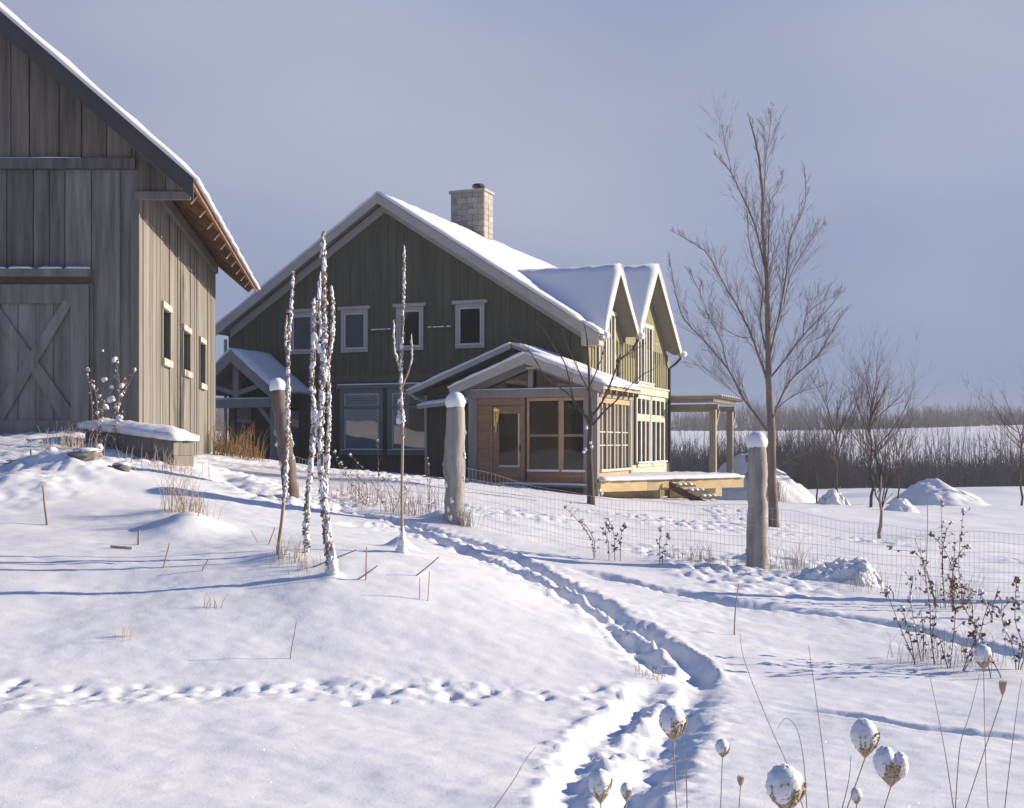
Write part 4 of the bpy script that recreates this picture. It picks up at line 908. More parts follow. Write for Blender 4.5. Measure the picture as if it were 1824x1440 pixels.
def limb_tree(name, base, Y, limbs, label, cat, bark, twig, seed, tw_len=.9, tw_gap=.33, level=1, rmin=.004, ysp=.45, dens=1.0, group=None, thin=1.0):
    """limbs given as photographed outlines at distance Y, each leaning nearer or farther as it climbs"""
    rr = random.Random(seed); b = P(base[0], base[1], Y)
    g = Gxy(b.x, b.y); t = thing(name, g, label, cat, group); tw = MB(); first = True
    done = []
    for li, (pp, r0, r1) in enumerate(limbs):
        pts = smoothline([np.array(q, float) for q in pp], 4)
        lean = 0 if li == 0 else rr.uniform(-1, 1) * ysp
        st = P(pts[0][0], pts[0][1], Y); y0 = 0
        if li and done:
            q = min(done, key=lambda q: (q[0] - st.x) ** 2 + (q[2] - st.z) ** 2); y0 = q[1] - Y
        W = []; L = 0; prev = st
        for q in pts:
            p = P(q[0], q[1], Y); L += (p - prev).length; prev = p
            W.append(Vector((p.x, Y + y0 + lean * L + rr.gauss(0, .015), p.z)))
        if li == 0: W[0] = Vector((W[0].x, W[0].y, g.z - .2))
        done += [tuple(p) for p in W]
        if li: r0 = r0 * thin
        n = len(W); rads = [r0 + (r1 - r0) * (i / (n - 1)) ** .8 for i in range(n)]
        if li == 0: rads[0] *= 1.25
        MB().tube(W, rads, 12 if r0 > .06 else 7 if r0 > .02 else 5).build('trunk' if li == 0 else 'limb', bark, t, smooth=True)
        dist = 0; Ltot = sum((W[i + 1] - W[i]).length for i in range(n - 1)); nxt = Ltot * (.35 if li == 0 else .12)
        for i in range(n - 1):
            sg = W[i + 1] - W[i]; l = sg.length; tg = sg.normalized()
            while nxt < dist + l:
                q = W[i] + sg * ((nxt - dist) / l); fr_ = nxt / Ltot
                ax = tg.cross(Vector((rr.gauss(0, 1), rr.gauss(0, .8), rr.gauss(0, 1)))).normalized()
                nd = (tg * 1.0 + ax * rr.uniform(.25, .62) + Vector((0, 0, .15))).normalized()
                grow(tw, q, nd, tw_len * rr.uniform(.5, 1.25) * max(.15, 1.12 - 1.02 * fr_), max(rmin, min(.011, rads[i] * .4)), level, rr, spread=.38)
                nxt += tw_gap * rr.uniform(.5, 1.4) / dens
            dist += l
        grow(tw, W[-1], (W[-1] - W[-2]), tw_len * .10, rmin * 1.2, level, rr)
    tw.build('twigs', twig, t, kind='stuff')
    return t
limb_tree('bare_tree', (1379, 942), 24.0, [
 ([(1379,942),(1377,900),(1375,851),(1374,766),(1371,716),(1369,656),(1367,540),(1366,493),(1359,410),(1358,338),(1348,263),(1335,213)], .125, .012),
 ([(1366,768),(1345,740),(1321,709),(1293,660),(1250,611),(1215,575),(1200,540),(1185,470)], .06, .006),
 ([(1370,690),(1349,625),(1335,586),(1321,558),(1306,530),(1291,504),(1263,452),(1235,430),(1204,411)], .055, .006),
 ([(1368,640),(1355,590),(1352,560),(1354,515),(1335,463),(1327,424),(1324,385)], .045, .006),
 ([(1364,485),(1352,410),(1333,349),(1313,299),(1300,278),(1287,262)], .045, .005),
 ([(1313,290),(1300,255),(1291,225)], .014, .004),
 ([(1361,345),(1369,271),(1377,232),(1383,177)], .022, .004),
 ([(1368,520),(1371,465),(1377,382),(1379,354),(1397,327),(1407,300)], .035, .005),
 ([(1370,640),(1386,554),(1394,493),(1399,432),(1408,410),(1422,368),(1418,315)], .045, .005),
 ([(1392,545),(1399,515),(1416,474),(1444,432),(1472,396)], .028, .005),
 ([(1372,674),(1399,639),(1427,600),(1462,561),(1480,540)], .045, .006),
 ([(1427,600),(1436,565),(1458,543),(1485,528),(1513,512)], .025, .005),
 ([(1376,742),(1409,681),(1448,646),(1473,621),(1498,579),(1519,550)], .045, .006),
 ([(1330,720),(1300,690),(1265,655),(1235,645)], .022, .004),
 ([(1372,760),(1385,725),(1420,700),(1455,690)], .028, .005),
 ([(1293,660),(1280,610),(1262,575),(1240,520),(1225,490)], .022, .004),
 ([(1341,600),(1322,600),(1290,580),(1265,560)], .022, .004),
 ([(1400,640),(1420,640),(1445,610),(1490,590)], .018, .004),
 ([(1377,838),(1390,830),(1405,808),(1412,780)], .016, .004),
], 'tall bare tree with fanned ascending limbs beside the fence post', 'tree', M['bark'], M['twig'], 5, tw_len=.95, tw_gap=.10, level=2, ysp=.5, thin=.5, rmin=.003)
limb_tree('young_tree', (1053, 884), 24.5, [
 ([(1053,884),(1051,840),(1050,800),(1052,757),(1051,720),(1050,687),(1048,640),(1045,600),(1040,575)], .085, .008),
 ([(1052,760),(1040,738),(1017,707),(990,685),(970,670),(953,640),(930,612),(897,595)], .034, .005),
 ([(1020,708),(1007,650),(987,620),(970,590),(955,575)], .020, .004),
 ([(1052,745),(1073,717),(1093,673),(1107,640),(1130,624),(1152,610)], .032, .005),
 ([(1054,760),(1075,735),(1100,712),(1140,672),(1170,655)], .030, .004),
 ([(1050,700),(1030,660),(1010,620),(1000,590)], .018, .004),
 ([(1050,690),(1070,640),(1078,600)], .018, .004),
 ([(1050,745),(1025,728),(1017,735)], .012, .004),
], 'young bare tree with forked dark limbs in front of the sunroom', 'tree', M['dark_bark'], M['dark_bark'], 9, tw_len=.55, tw_gap=.30, level=1, ysp=.4)
# snow pads in its forks
t_ = bpy.data.objects['young_tree']; mb = MB()
for px, py in ((1052,789),(1054,796),(1045,762),(1068,874),(1072,880),(1040,805),(1043,800)): mb.blob(P(px, py, 24.35), (.032, .03, .036), px, .4)
mb.build('snow', M['soft_snow'], t_, smooth=True, kind='stuff')
def free_tree(name, px, py, Y, top_y, width, label, seed, bark, twig, n1=11, level=3, group=None, cat='tree', r=None):
    rr = random.Random(seed); b = P(px, py, Y); g = Gxy(b.x, Y); Hh = (HY - top_y) / F * Y - g.z
    t = thing(name, g, label, cat, group); wd = width / F * Y / 2; r = r or Hh * .011
    pts = [g - Vector((0, 0, .2))]; n = 9
    for i in range(1, n + 1): pts.append(g + Vector((rr.gauss(0, .02) * Hh * .3, rr.gauss(0, .02) * Hh * .3, Hh * .62 * i / n)))
    MB().tube(pts, [r * (1 - .75 * (i / n) ** .9) for i in range(n + 1)], 7).build('trunk', bark, t, smooth=True)
    tw = MB()
    for i in range(n1):
        q = .38 + .62 * (i + rr.random()) / n1; k = q * n; j = min(int(k), n - 1); p = pts[j].lerp(pts[j + 1], k - j); h0 = p.z - g.z
        a = rr.uniform(0, 6.283); out_ = wd * rr.uniform(.35, 1.0) * (1.15 - .6 * q); rise = (Hh - h0) * rr.uniform(.45, .98) * (1.0 if out_ < .5 * wd else .75)
        d = Vector((math.cos(a) * out_, math.sin(a) * out_, rise)); grow(tw, p, d + Vector((math.cos(a), math.sin(a), 0)) * out_ * .5, d.length, max(.014, r * .38), level - 1, rr, up=.30, nseg=6, child=(5, 8), spread=.5)
    tw.build('crown', twig, t, kind='stuff')
    return t
free_tree('bare_tree', 1490, 893, 47, 655, 170, 'slim grey bare tree between the two snow piles', 21, M['dark_bark'], M['far_twig'], 16)
free_tree('bare_tree', 1551, 905, 40, 622, 165, 'reddish brown bare tree with a pointed crown right of centre', 22, M['dark_bark'], M['red_twig'], 20)
free_tree('bare_shrub', 1600, 908, 38, 735, 110, 'reddish leafless shrub leaning against the pointed tree', 26, M['dark_bark'], M['red_twig'], 14, cat='shrub')
free_tree('bare_shrub', 1455, 900, 44, 740, 90, 'low leafless shrub left of the slim grey tree', 27, M['dark_bark'], M['far_twig'], 10, cat='shrub')
free_tree('bare_tree', 1818, 905, 46, 690, 200, 'bare tree cut off by the right picture edge', 23, M['dark_bark'], M['red_twig'], 18)
free_tree('bare_tree', 1668, 888, 58, 760, 90, 'small thin bare tree behind the right snow pile', 24, M['dark_bark'], M['far_twig'], 7)
free_tree('sapling', 1568, 962, 22, 775, 120, 'young sapling on a pale stem behind the wire fence', 25, M['twig'], M['dark_bark'], 7, 3, r=.045)

# ------------------------------------------------------------------ far scrub and wood
def mass(name, label, X0, X1, Y0, Y1, n, h0, h1, spread, thick, m, seed, keep=None, kids=(5, 9), vary=.12):
    rr = random.Random(seed); mb = MB()
    for _ in range(n):
        x, y = rr.uniform(X0, X1), rr.uniform(Y0, Y1)
        if keep and not keep(x, y, rr): continue
        z = zg(x, y) - .1; hh = rr.uniform(h0, h1) * (.35 + 1.25 * (float(vnoise(np.array([x * vary]), np.array([y * vary * .5]), seed)[0]) + .5))
        for _ in range(rr.randint(*kids)):
            a = rr.uniform(0, 6.283); l = hh * rr.uniform(.45, 1.0); lean = rr.uniform(.0, spread)
            p0 = Vector((x + rr.gauss(0, .25), y + rr.gauss(0, .25), z)); d = Vector((math.cos(a) * lean, math.sin(a) * lean, 1)) * l
            p1 = p0 + d * .5 + Vector((rr.gauss(0, .12), rr.gauss(0, .12), 0)); p2 = p0 + d
            mb.tube([p0, p1, p2], [thick, thick * .7, thick * .2], 3, cap=False)
            for _ in range(3):
                q = rr.uniform(.35, .9); s_ = p0.lerp(p1, q * 2) if q < .5 else p1.lerp(p2, q * 2 - 1)
                e_ = s_ + Vector((rr.gauss(0, .4), rr.gauss(0, .4), rr.uniform(.3, .9))).normalized() * l * rr.uniform(.15, .35)
                mb.add([s_ - Vector((thick * .5, 0, 0)), s_ + Vector((thick * .5, 0, 0)), e_], [(0, 1, 2)])
    o = mb.build(name, m, None, kind='stuff'); return tag(o, label, None, None, 'stuff')
mass('scrub', 'dense band of leafless scrub across the snowy valley', -45, 110, 92, 112, 3600, 2.2, 4.2, .75, .034, M['scrub'], 1, kids=(6, 10))
mass('saplings', 'taller grey saplings rising through the valley scrub', -45, 110, 98, 125, 1500, 3.8, 7.0, .25, .04, M['pale_twig'], 2, kids=(1, 3))
mass('far_wood', 'distant leafless wood along the crest of the snowy hill', -120, 330, 316, 345, 2600, 4.2, 7.4, .55, .075, M['far_twig'], 3, kids=(6, 9), vary=.07)
mass('hedge', 'thin dark hedge at the top of the snowy field', -120, 330, 309, 312, 1500, .8, 1.5, .7, .08, M['scrub'], 4, kids=(5, 8))

# ------------------------------------------------------------------ snow piles
def pile(px, py, Y, wpx, hpx, label, seed, flat=.25, skew=0.0, depth=.7, lumpy=.20):
    b = P(px, py, Y); w_, h_ = wpx / F * Y / 2, hpx / F * Y; xs = np.linspace(-1.15, 1.15, 56); X, V = np.meshgrid(xs, xs)
    rr_ = np.sqrt(X * X + V * V); prof = np.clip(1.0 - np.maximum(rr_ - flat, 0) / (1 - flat), -.2, 1); prof = np.where(prof > 0, prof ** .95, prof * 1.5)
    nz_ = fbm(X * 3 + seed, V * 3, seed, 4) * lumpy + fbm(X * 9 + seed, V * 9, seed + 3, 3) * .05
    wx = b.x + (X + skew * prof) * w_; wy = Y + V * w_ * depth; base = base_h(wx, wy)
    Z = base + h_ * (prof + nz_ * np.clip(prof * 3, 0, 1)) - .03
    g = Vector((b.x, Y, float(base.mean()))); n = len(xs)
    me = bpy.data.meshes.new('snow_pile'); q = [(float(a) - g.x, float(c) - g.y, float(e) - g.z) for a, c, e in zip(wx.ravel(), wy.ravel(), Z.ravel())]
    me.from_pydata(q, [], [(j * n + i, j * n + i + 1, (j + 1) * n + i + 1, (j + 1) * n + i) for j in range(n - 1) for i in range(n - 1)]); me.update()
    me.polygons.foreach_set('use_smooth', [True] * len(me.polygons)); me.materials.append(M['snow'])
    o = bpy.data.objects.new('snow_pile', me); C.objects.link(o); o.location = g; tag(o, label, 'snow pile')
pile(1335, 893, 47, 255, 84, 'large snow pile behind the pergola posts', 3, .12)
pile(1672, 903, 46, 190, 50, 'broad snow pile in the field at the right', 5, .08, -.12)
pile(1605, 925, 33, 70, 26, 'small snow heap in front of the broad right pile', 8, .2)
pile(1483, 905, 43, 70, 24, 'lumpy low snow heap under the slim grey tree', 9, .25, 0, .7, .6)
pile(1490, 1054, 12.75, 170, 33, 'snow covered hump against the foot of the wire fence', 11, .5, .2, .35, .9)

# ------------------------------------------------------------------ plants in the snow
def mullein(limbs, Y, label, seed, snowy=1.0, base_snow=False):
    """tall dead spikes crusted with snow: stem, brown seed spikes, clinging snow"""
    rr = random.Random(seed); b0 = limbs[0][0][0]; b = P(b0[0], b0[1], Y); g = Gxy(b.x, Y)
    limbs = [(pp, r0 * .56, bare) for pp, r0, bare in limbs]; t = thing('mullein_stalk', g, label, 'dead plant'); st, sp, sn = MB(), MB(), MB()
    for li, (pp, r0, bare) in enumerate(limbs):
        pts = smoothline([np.array(q, float) for q in pp], 5); lean = 0 if li == 0 else rr.uniform(-.12, .12); W = []
        for i, q in enumerate(pts): p = P(q[0], q[1], Y); W.append(Vector((p.x, Y + lean * i / len(pts) + rr.gauss(0, .004), p.z)))
        if li == 0: W[0].z = g.z - .1
        n = len(W); st.tube(W, [r0 * (1 - .55 * i / (n - 1)) for i in range(n)], 6)
        Ltot = sum((W[i + 1] - W[i]).length for i in range(n - 1)); l = 0; step = .0075; nxt = Ltot * bare
        for i in range(n - 1):
            sg = W[i + 1] - W[i]; ll = sg.length
            while nxt < l + ll:
                q = W[i] + sg * ((nxt - l) / ll); f = nxt / Ltot; rad = r0 * (1.35 - .7 * f)
                a = rr.uniform(0, 6.283); sp.blob(q + Vector((math.cos(a), math.sin(a), .3)) * rad * rr.uniform(.8, 1.2), r0 * rr.uniform(.35, .6), rr.randint(0, 999), .3, 5, 4)
                dens = .5 + .5 * math.sin(nxt * 9 + seed) + rr.uniform(-.3, .3)
                if rr.random() < (.16 * snowy if dens > .1 else .05 * snowy):
                    L_ = rr.uniform(.03, .10); u_ = sg.normalized(); a = rr.gauss(-1.3, .9); of = Vector((math.cos(a), math.sin(a), 0)) * rad * .55; w_ = r0 * rr.uniform(.75, 1.25) * (1.1 - .45 * f); c_ = []
                    for z_ in range(5): c_.append(q + of + u_ * L_ * z_ / 4 + Vector((rr.gauss(0, .003), 0, 0)))
                    sn.tube(c_, [w_ * .35, w_ * rr.uniform(.8, 1.1), w_ * rr.uniform(.7, 1.1), w_ * rr.uniform(.6, 1.0), w_ * .25], 7)
                if rr.random() < (.6 * snowy if dens > .25 else .3 * snowy) * (1.1 - .5 * f):
                    a = rr.gauss(-1.2, 1.2); k = rr.uniform(.26, .58)
                    sn.blob(q + Vector((math.cos(a), math.sin(a), .2)) * rad * rr.uniform(.7, 1.15), (r0 * k * rr.uniform(.7, 1.4), r0 * k, r0 * k * rr.uniform(.7, 2.2)), rr.randint(0, 999), .5, 6, 5)
                nxt += step * rr.uniform(.7, 1.3)
            l += ll
    if base_snow:
        for j in range(7): sn.blob(g + Vector((rr.gauss(0, .012), rr.gauss(0, .012), .0 + .03 * j)), (.055 * (1 - j / 9), .05 * (1 - j / 9), .05), j, .25)
        for j in range(70): sn.blob(W[0].lerp(W[-1], .004 * j) + Vector((rr.gauss(0, .009), -.008, 0)), (.016 * rr.uniform(.6, 1.2), .014, .024 * rr.uniform(.6, 1.6)), j, .45)
    st.build('stem', M['stem'], t, smooth=True); sp.build('seed_spike', M['seed'], t, kind='stuff'); sn.build('clinging_snow', M['soft_snow'], t, smooth=True, kind='stuff')
mullein([([(494,985),(502,930),(508,860),(512,780),(513,700),(515,600),(520,520),(522,484)], .030, .22), ([(513,650),(507,600),(508,560)], .02, .2)], 9.3,
        'snow crusted dead mullein stalk, leftmost of the tall stalks, crossing the leaning post', 1)
mullein([([(592,1030),(583,960),(577,890),(570,800),(573,700),(578,600),(577,520),(575,415)], .040, .02), ([(575,690),(588,620),(592,560),(589,518)], .028, .05), ([(574,640),(562,590),(561,540)], .026, .05),
         ([(576,620),(570,560),(572,500)], .024, .1), ([(578,880),(584,780),(583,700),(580,640)], .028, .02)], 8.8, 'tallest branched mullein stalk thick with clinging snow', 2, 1.25, True)
mullein([([(545,935),(550,870),(556,800),(559,740),(556,690),(558,630),(561,560),(562,540)], .036, .02), ([(557,720),(553,660),(556,590)], .02, .1), ([(556,720),(570,800),(578,880)], .024, .0)], 9.6,
        'thinner snowy mullein stalk just behind the tallest one', 3, 1.2)
mullein([([(718,986),(716,930),(716,860),(717,780),(715,715),(714,660),(717,600),(719,520),(720,448)], .026, .40), ([(712,660),(702,620),(700,580)], .018, .2), ([(716,690),(731,650),(733,610)], .014, .3),
         ([(714,750),(711,720),(713,690)], .03, .0)], 10.0, 'solitary dead mullein stalk in front of the right lower window', 4, .8, True)

def seed_umbel(px, yt, yb, wpx, Y, foot, label, seed, snowy=1.0, double=False):
    """wild carrot head closed like a nest, an egg of snow on top, on a long thin stem"""
    rr = random.Random(seed); top = P(px, yt, Y); bot = P(px, yb, Y); r = wpx * 1.12 / F * Y / 2; Hh = top.z - bot.z
    f = P(foot[0], foot[1], Y); k = (f - bot); gz = HZ(f.x, Y); q = bot + k * ((gz - bot.z) / k.z if k.z < -1e-4 else 1)
    q = Vector((bot.x + max(-.25, min(.25, q.x - bot.x)), Y + rr.uniform(-.05, .05), 0)); q.z = HZ(q.x, q.y) - .03
    t = thing('seed_head', (q.x, q.y, q.z + .03), label, 'seed head'); mid = bot.lerp(q, .5) + Vector((rr.gauss(0, .012), 0, 0))
    pts = smoothline([np.array(p) for p in (q, mid, bot)], 6); MB().tube([Vector(p) for p in pts], [.0017 - .0005 * i / len(pts) for i in range(len(pts))], 6).build('stem', M['stem'], t, smooth=True)
    hd = MB(); hh = Hh * (.62 if snowy else 1); n = 34
    for i in range(n):
        a = 6.283 * i / n; e = r * rr.uniform(.75, 1.0); z = hh * rr.uniform(.85, 1.1); ring = []
        for s_ in (0, .35, .7, 1): ring.append(bot + Vector((math.cos(a) * e * math.sin(s_ * 1.5) , math.sin(a) * e * math.sin(s_ * 1.5), z * s_)))
        hd.tube(ring, [.0012, .0011, .0009, .0007], 4)
        if i % 2 == 0: hd.tube([ring[-1], ring[-1] + Vector((math.cos(a) * r * .10, math.sin(a) * r * .10, r * rr.uniform(.1, .45)))], [.0007, .0003], 3)
        for _ in range(9):
            s_ = rr.uniform(.45, 1.15); hd.blob(bot + Vector((math.cos(a) * e * .97 * math.sin(min(s_, 1) * 1.5), math.sin(a) * e * .97 * math.sin(min(s_, 1) * 1.5), z * s_)), r * rr.uniform(.05, .11), rr.randint(0, 99), .4, 5, 4)
    m_ = 10; vs = [bot + Vector((0, 0, .0))]
    cone = MB(); ringp = []; ringr = []
    for i in range(m_ + 1):
        s_ = i / m_; ringp.append(bot + Vector((0, 0, hh * .95 * s_))); ringr.append(max(.001, r * .88 * math.sin(s_ * 1.5)))
    hd.tube(ringp, ringr, 18); hd.build('umbel', M['umbel'], t)
    if snowy:
        sn = MB()
        def egg(c, rx, rz, sd): sn.blob(c, (rx, rx, rz), sd, .07, 22, 16)
        cz = bot.z + Hh * .62
        if double: egg(Vector((bot.x - r * .35, Y, cz + Hh * .02)), r * .72, Hh * .40, seed); egg(Vector((bot.x + r * .50, Y - .005, cz - Hh * .04)), r * .52, Hh * .34, seed + 1)
        else: egg(Vector((bot.x - r * .08, Y, cz)), r * .94, Hh * .41, seed)
        sn.build('snow_cap', M['soft_snow'], t, smooth=True)
UM = [
 (1199,1259,1321,44,2.30,(1212,1440),'snow capped seed head on a straight stem beside the forked foot track',1,False),
 (1287,1318,1350,23,2.90,(1280,1440),'small seed head with a dab of snow, standing right of the foot track',1,False),
 (1070,1372,1432,38,2.25,(1075,1500),'snow capped seed head in the mouth of the left foot track',1,False),
 (1116,1395,1428,19,2.70,(1114,1500),'tiny brown seed head close beside a bigger one in the foot track',1,False),
 (1400,1366,1450,62,2.05,(1405,1500),'largest snow capped seed head at the bottom edge',1,False),
 (1541,1283,1351,45,2.35,(1501,1433),'egg shaped snow capped seed head on a slanting stem',1,False),
 (1587,1333,1402,51,2.25,(1567,1440),'seed head carrying two lumps of snow side by side',1,True),
 (1786,1216,1240,12,2.90,(1732,1437),'small bare brown seed head without snow near the right edge',0,False),
 (1526,1404,1434,19,2.60,(1520,1500),'little seed head low between the two big snowy ones',1,False),
 (1319,1386,1402,11,2.80,(1317,1500),'tiniest open brown seed head, left of the largest snowy one',0,False),
 (1752,1150,1194,29,3.60,(1765,1330),'snow capped seed head among the brown weeds at the right',1,False)]
for i, (px, yt, yb, wp, Y, ft, lab, sn_, db) in enumerate(UM): seed_umbel(px, yt, yb, wp, Y, ft, lab, 100 + i, sn_, db)
bl_ = MB()

def weed(stems, Y, label, seed, leaf=.035, snow=.5, heads=.5, m='weed_brown', r=.0045, group=None, name='dried_weed', gap=.06):
    rr = random.Random(seed); b = P(stems[0][0][0], stems[0][0][1], Y); g = Gxy(b.x, Y); t = thing(name, g, label, 'weed', group)
    st, lf, sn = MB(), MB(), MB()
    for li, pp in enumerate(stems):
        pts = smoothline([np.array(q, float) for q in pp], 5); lean = rr.uniform(-.1, .1); W = []
        for i, q in enumerate(pts): p = P(q[0], q[1], Y); W.append(Vector((p.x, Y + lean * i / len(pts), p.z)))
        W[0].z = min(W[0].z, HZ(W[0].x, W[0].y)) - .02
        n = len(W); st.tube(W, [r * (1 - .5 * i / (n - 1)) for i in range(n)], 5)
        l = 0; nxt = .10
        for i in range(n - 1):
            sg = W[i + 1] - W[i]; ll = sg.length
            while nxt < l + ll:
                q = W[i] + sg * ((nxt - l) / ll)
                if rr.random() < .75:
                    d = Vector((rr.gauss(0, 1), rr.gauss(0, 1), rr.uniform(-.6, .6)))
                    for _ in range(rr.randint(1, 3)): lf.leaf(q, d + Vector((rr.gauss(0, .5), rr.gauss(0, .5), rr.gauss(0, .5))), leaf * rr.uniform(.5, 1.3), rr)
                    if rr.random() < snow * .6: sn.blob(q + d.normalized() * leaf * .5 + Vector((0, 0, .006)), (leaf * rr.uniform(.25, .55), leaf * rr.uniform(.25, .5), leaf * rr.uniform(.2, .5)), rr.randint(0, 999), .3, 6, 5)
                if rr.random() < .45:
                    a_ = rr.uniform(0, 6.283); e_ = q + Vector((math.cos(a_) * .7, math.sin(a_) * .7, rr.uniform(.2, 1.0))) * rr.uniform(.03, .10)
                    st.tube([q, q.lerp(e_, .5) + Vector((0, 0, -.006)), e_], [r * .5, r * .4, r * .3], 4)
                    for _ in range(rr.randint(2, 4)): lf.leaf(e_, Vector((rr.gauss(0, 1), rr.gauss(0, 1), rr.gauss(0, .7))), leaf * rr.uniform(.4, 1.0), rr)
                    if rr.random() < snow * .8: sn.blob(e_ + Vector((0, 0, .008)), (leaf * rr.uniform(.2, .4), leaf * .3, leaf * rr.uniform(.15, .35)), rr.randint(0, 999), .45, 6, 5)
                nxt += gap * rr.uniform(.5, 1.5)
            l += ll
        if rr.random() < heads:
            for _ in range(7): lf.blob(W[-1] + Vector((rr.gauss(0, .012), rr.gauss(0, .012), rr.gauss(0, .012))), leaf * rr.uniform(.2, .4), rr.randint(0, 99), .3, 5, 4)
            if rr.random() < snow * 1.3: sn.blob(W[-1] + Vector((0, 0, .016)), (leaf * .6, leaf * .6, leaf * .6), seed, .25, 7, 6)
    st.build('stem', M['stem'] if m != 'weed_brown' else M['weed_brown'], t)
    if lf.v: lf.build('dry_leaves', M[m], t, kind='stuff')
    if sn.v: sn.build('clinging_snow', M['soft_snow'], t, smooth=True, kind='stuff')
    return t
def z4(*q): return [(1240 + x / 3.123, 880 + y / 3.123) for x, y in q]
weed([z4((1215,945),(1180,780),(1130,640)), z4((1222,945),(1150,760),(1080,560))], 8.6, 'dark weed leaning left at the front of the brown clump', 1)
weed([z4((1255,950),(1235,780),(1210,600)), z4((1260,950),(1260,780),(1240,640))], 8.7, 'upright dark weed, second stem from the left of the brown clump', 2)
weed([z4((1330,965),(1300,780),(1290,620),(1250,380)), z4((1325,960),(1310,800),(1330,640))], 8.6, 'tallest dark weed of the front clump with snow tufts', 3)
weed([z4((1410,985),(1420,850),(1430,700),(1425,640)), z4((1405,985),(1370,850),(1350,760))], 8.5, 'sparse weed in the middle of the brown clump', 4)
weed([z4((1480,990),(1530,870),(1560,770),(1500,640),(1430,500)), z4((1485,990),(1560,860),(1600,700),(1630,620))], 8.4, 'arching weed with heavy brown leaves beside the snowcapped seed head', 5, .045)
weed([z4((1700,1025),(1640,900),(1580,780),(1540,700)), z4((1640,1020),(1620,940),(1560,850),(1580,720))], 8.2, 'crossed dark weed stems behind the snowcapped seed head', 6, .04)
weed([z4((1780,960),(1750,830),(1700,720),(1690,600)), z4((1790,960),(1810,840),(1760,700),(1760,480)), z4((1800,980),(1850,800),(1830,600))], 8.5, 'bushy brown weed at the right edge of the picture', 7, .045)
weed([z4((1380,605),(1365,400),(1360,230),(1350,20)), z4((1380,600),(1370,330),(1390,190),(1340,190))], 11.2, 'tall pale weed with a forked snowy top in front of the wire fence', 8, .04, .6)
weed([z4((1430,605),(1425,450),(1470,320),(1510,300)), z4((1432,605),(1440,480),(1400,330),(1320,230)), z4((1425,605),(1430,430),(1450,270))], 11.0, 'branching weed with brown tufts beside the tall pale weed', 9, .04, .5)
weed([z4((1480,605),(1470,470),(1460,380),(1490,100)), z4((1485,605),(1510,500),(1540,560))], 11.4, 'slender weed leaning right by the wire fence', 10, .035, .5)
weed([z4((1330,610),(1280,440),(1220,330),(1070,310)), z4((1335,610),(1300,500),(1280,430),(1210,250))], 11.3, 'weed bending far left in front of the wire fence', 11, .04, .5)
weed([z4((1540,640),(1520,560),(1560,540)), z4((1640,660),(1680,560),(1700,520)), z4((1650,660),(1620,620),(1600,560)), z4((1700,650),(1760,600),(1800,620))], 10.6, 'low snowy weed cluster at the right below the fence', 12, .045, .7)
weed([z4((1190,560),(1200,490),(1190,470)), z4((1100,560),(1060,520),(1040,600))], 11.6, 'short broken weed stub left of the fence weeds', 13, .03, .6)
weed([[(655,905),(630,870),(605,830),(598,806)], [(660,905),(625,855),(608,826)], [(650,905),(655,870),(640,850)]], 15.6, 'weed arching left with a snowball tip near the lower window', 14, .03, .7, 1)
weed([[(690,915),(668,870),(650,840),(622,812)], [(735,915),(700,870),(675,845)], [(700,915),(710,890),(722,870)]], 15.2, 'tangled thin weed stems under the two lower windows', 15, .03, .6, 1)
weed([[(672,905),(674,840),(673,786)], [(700,905),(690,870),(680,855)]], 16.0, 'straight weed with a round snow tip before the left lower window', 16, .02, .3, 1)
weed([[(763,880),(762,850),(762,818)], [(765,880),(766,850),(764,828)]], 15.4, 'twin weed tips with snow left of the stout silver post', 17, .02, .6, 1)
weed([[(1058,968),(1040,940),(1020,918),(1006,903)], [(1060,968),(1050,945),(1035,930)]], 13.2, 'dark leaning weed stem against the middle of the wire fence', 18, .03, .4, 1)
weed([[(1095,966),(1092,945),(1085,930)], [(1105,966),(1108,948),(1114,938)], [(1085,966),(1078,950),(1080,935)]], 13.2, 'small brown leaf tuft holding snow in the middle of the fence line', 19, .05, .8, 1)
weed([[(1175,975),(1176,960),(1178,945)], [(1180,978),(1188,966),(1190,955)]], 13.1, 'short brown tuft at the foot of the fence near the right post', 20, .035, .5, 1)
# weeds at the barn door
weed([[(180,765),(185,720),(205,690),(222,684)], [(175,765),(172,720),(164,690)], [(190,768),(205,735),(240,660)]], 15.9, 'dry weed with snow puffs beside the barn door', 30, .035, .6, 1, 'straw')
weed([[(165,760),(166,720),(160,660)], [(200,768),(214,740),(217,745)], [(205,766),(212,700),(204,640)]], 15.8, 'tall dry weed topped by a snow puff in front of the barn corner', 31, .035, .6, 1, 'straw')
bt = bpy.data.objects['dried_weed.%03d' % 21] if 'dried_weed.021' in bpy.data.objects else None
if bt:
    for px, py, rp in ((205,640,8),(186,677,7),(217,687,8),(196,712,10),(218,703,6),(183,624,4),(190,724,8),(213,745,9),(205,752,8),(172,735,5),(199,690,5),(178,706,5),(208,727,6),(166,718,4)):
        k_ = rp * .62 / F * 15.75; mb = MB(); c_ = P(px, py, 15.75)
        for j in range(3): mb.blob(c_ + Vector((R.uniform(-.6, .6) * k_, 0, R.uniform(-.5, .4) * k_)), (k_ * R.uniform(.6, 1.0), k_ * .7, k_ * R.uniform(.5, .9)), px + j, .3, 8, 6)
        mb.build('snow_puff', M['soft_snow'], bt, smooth=True)
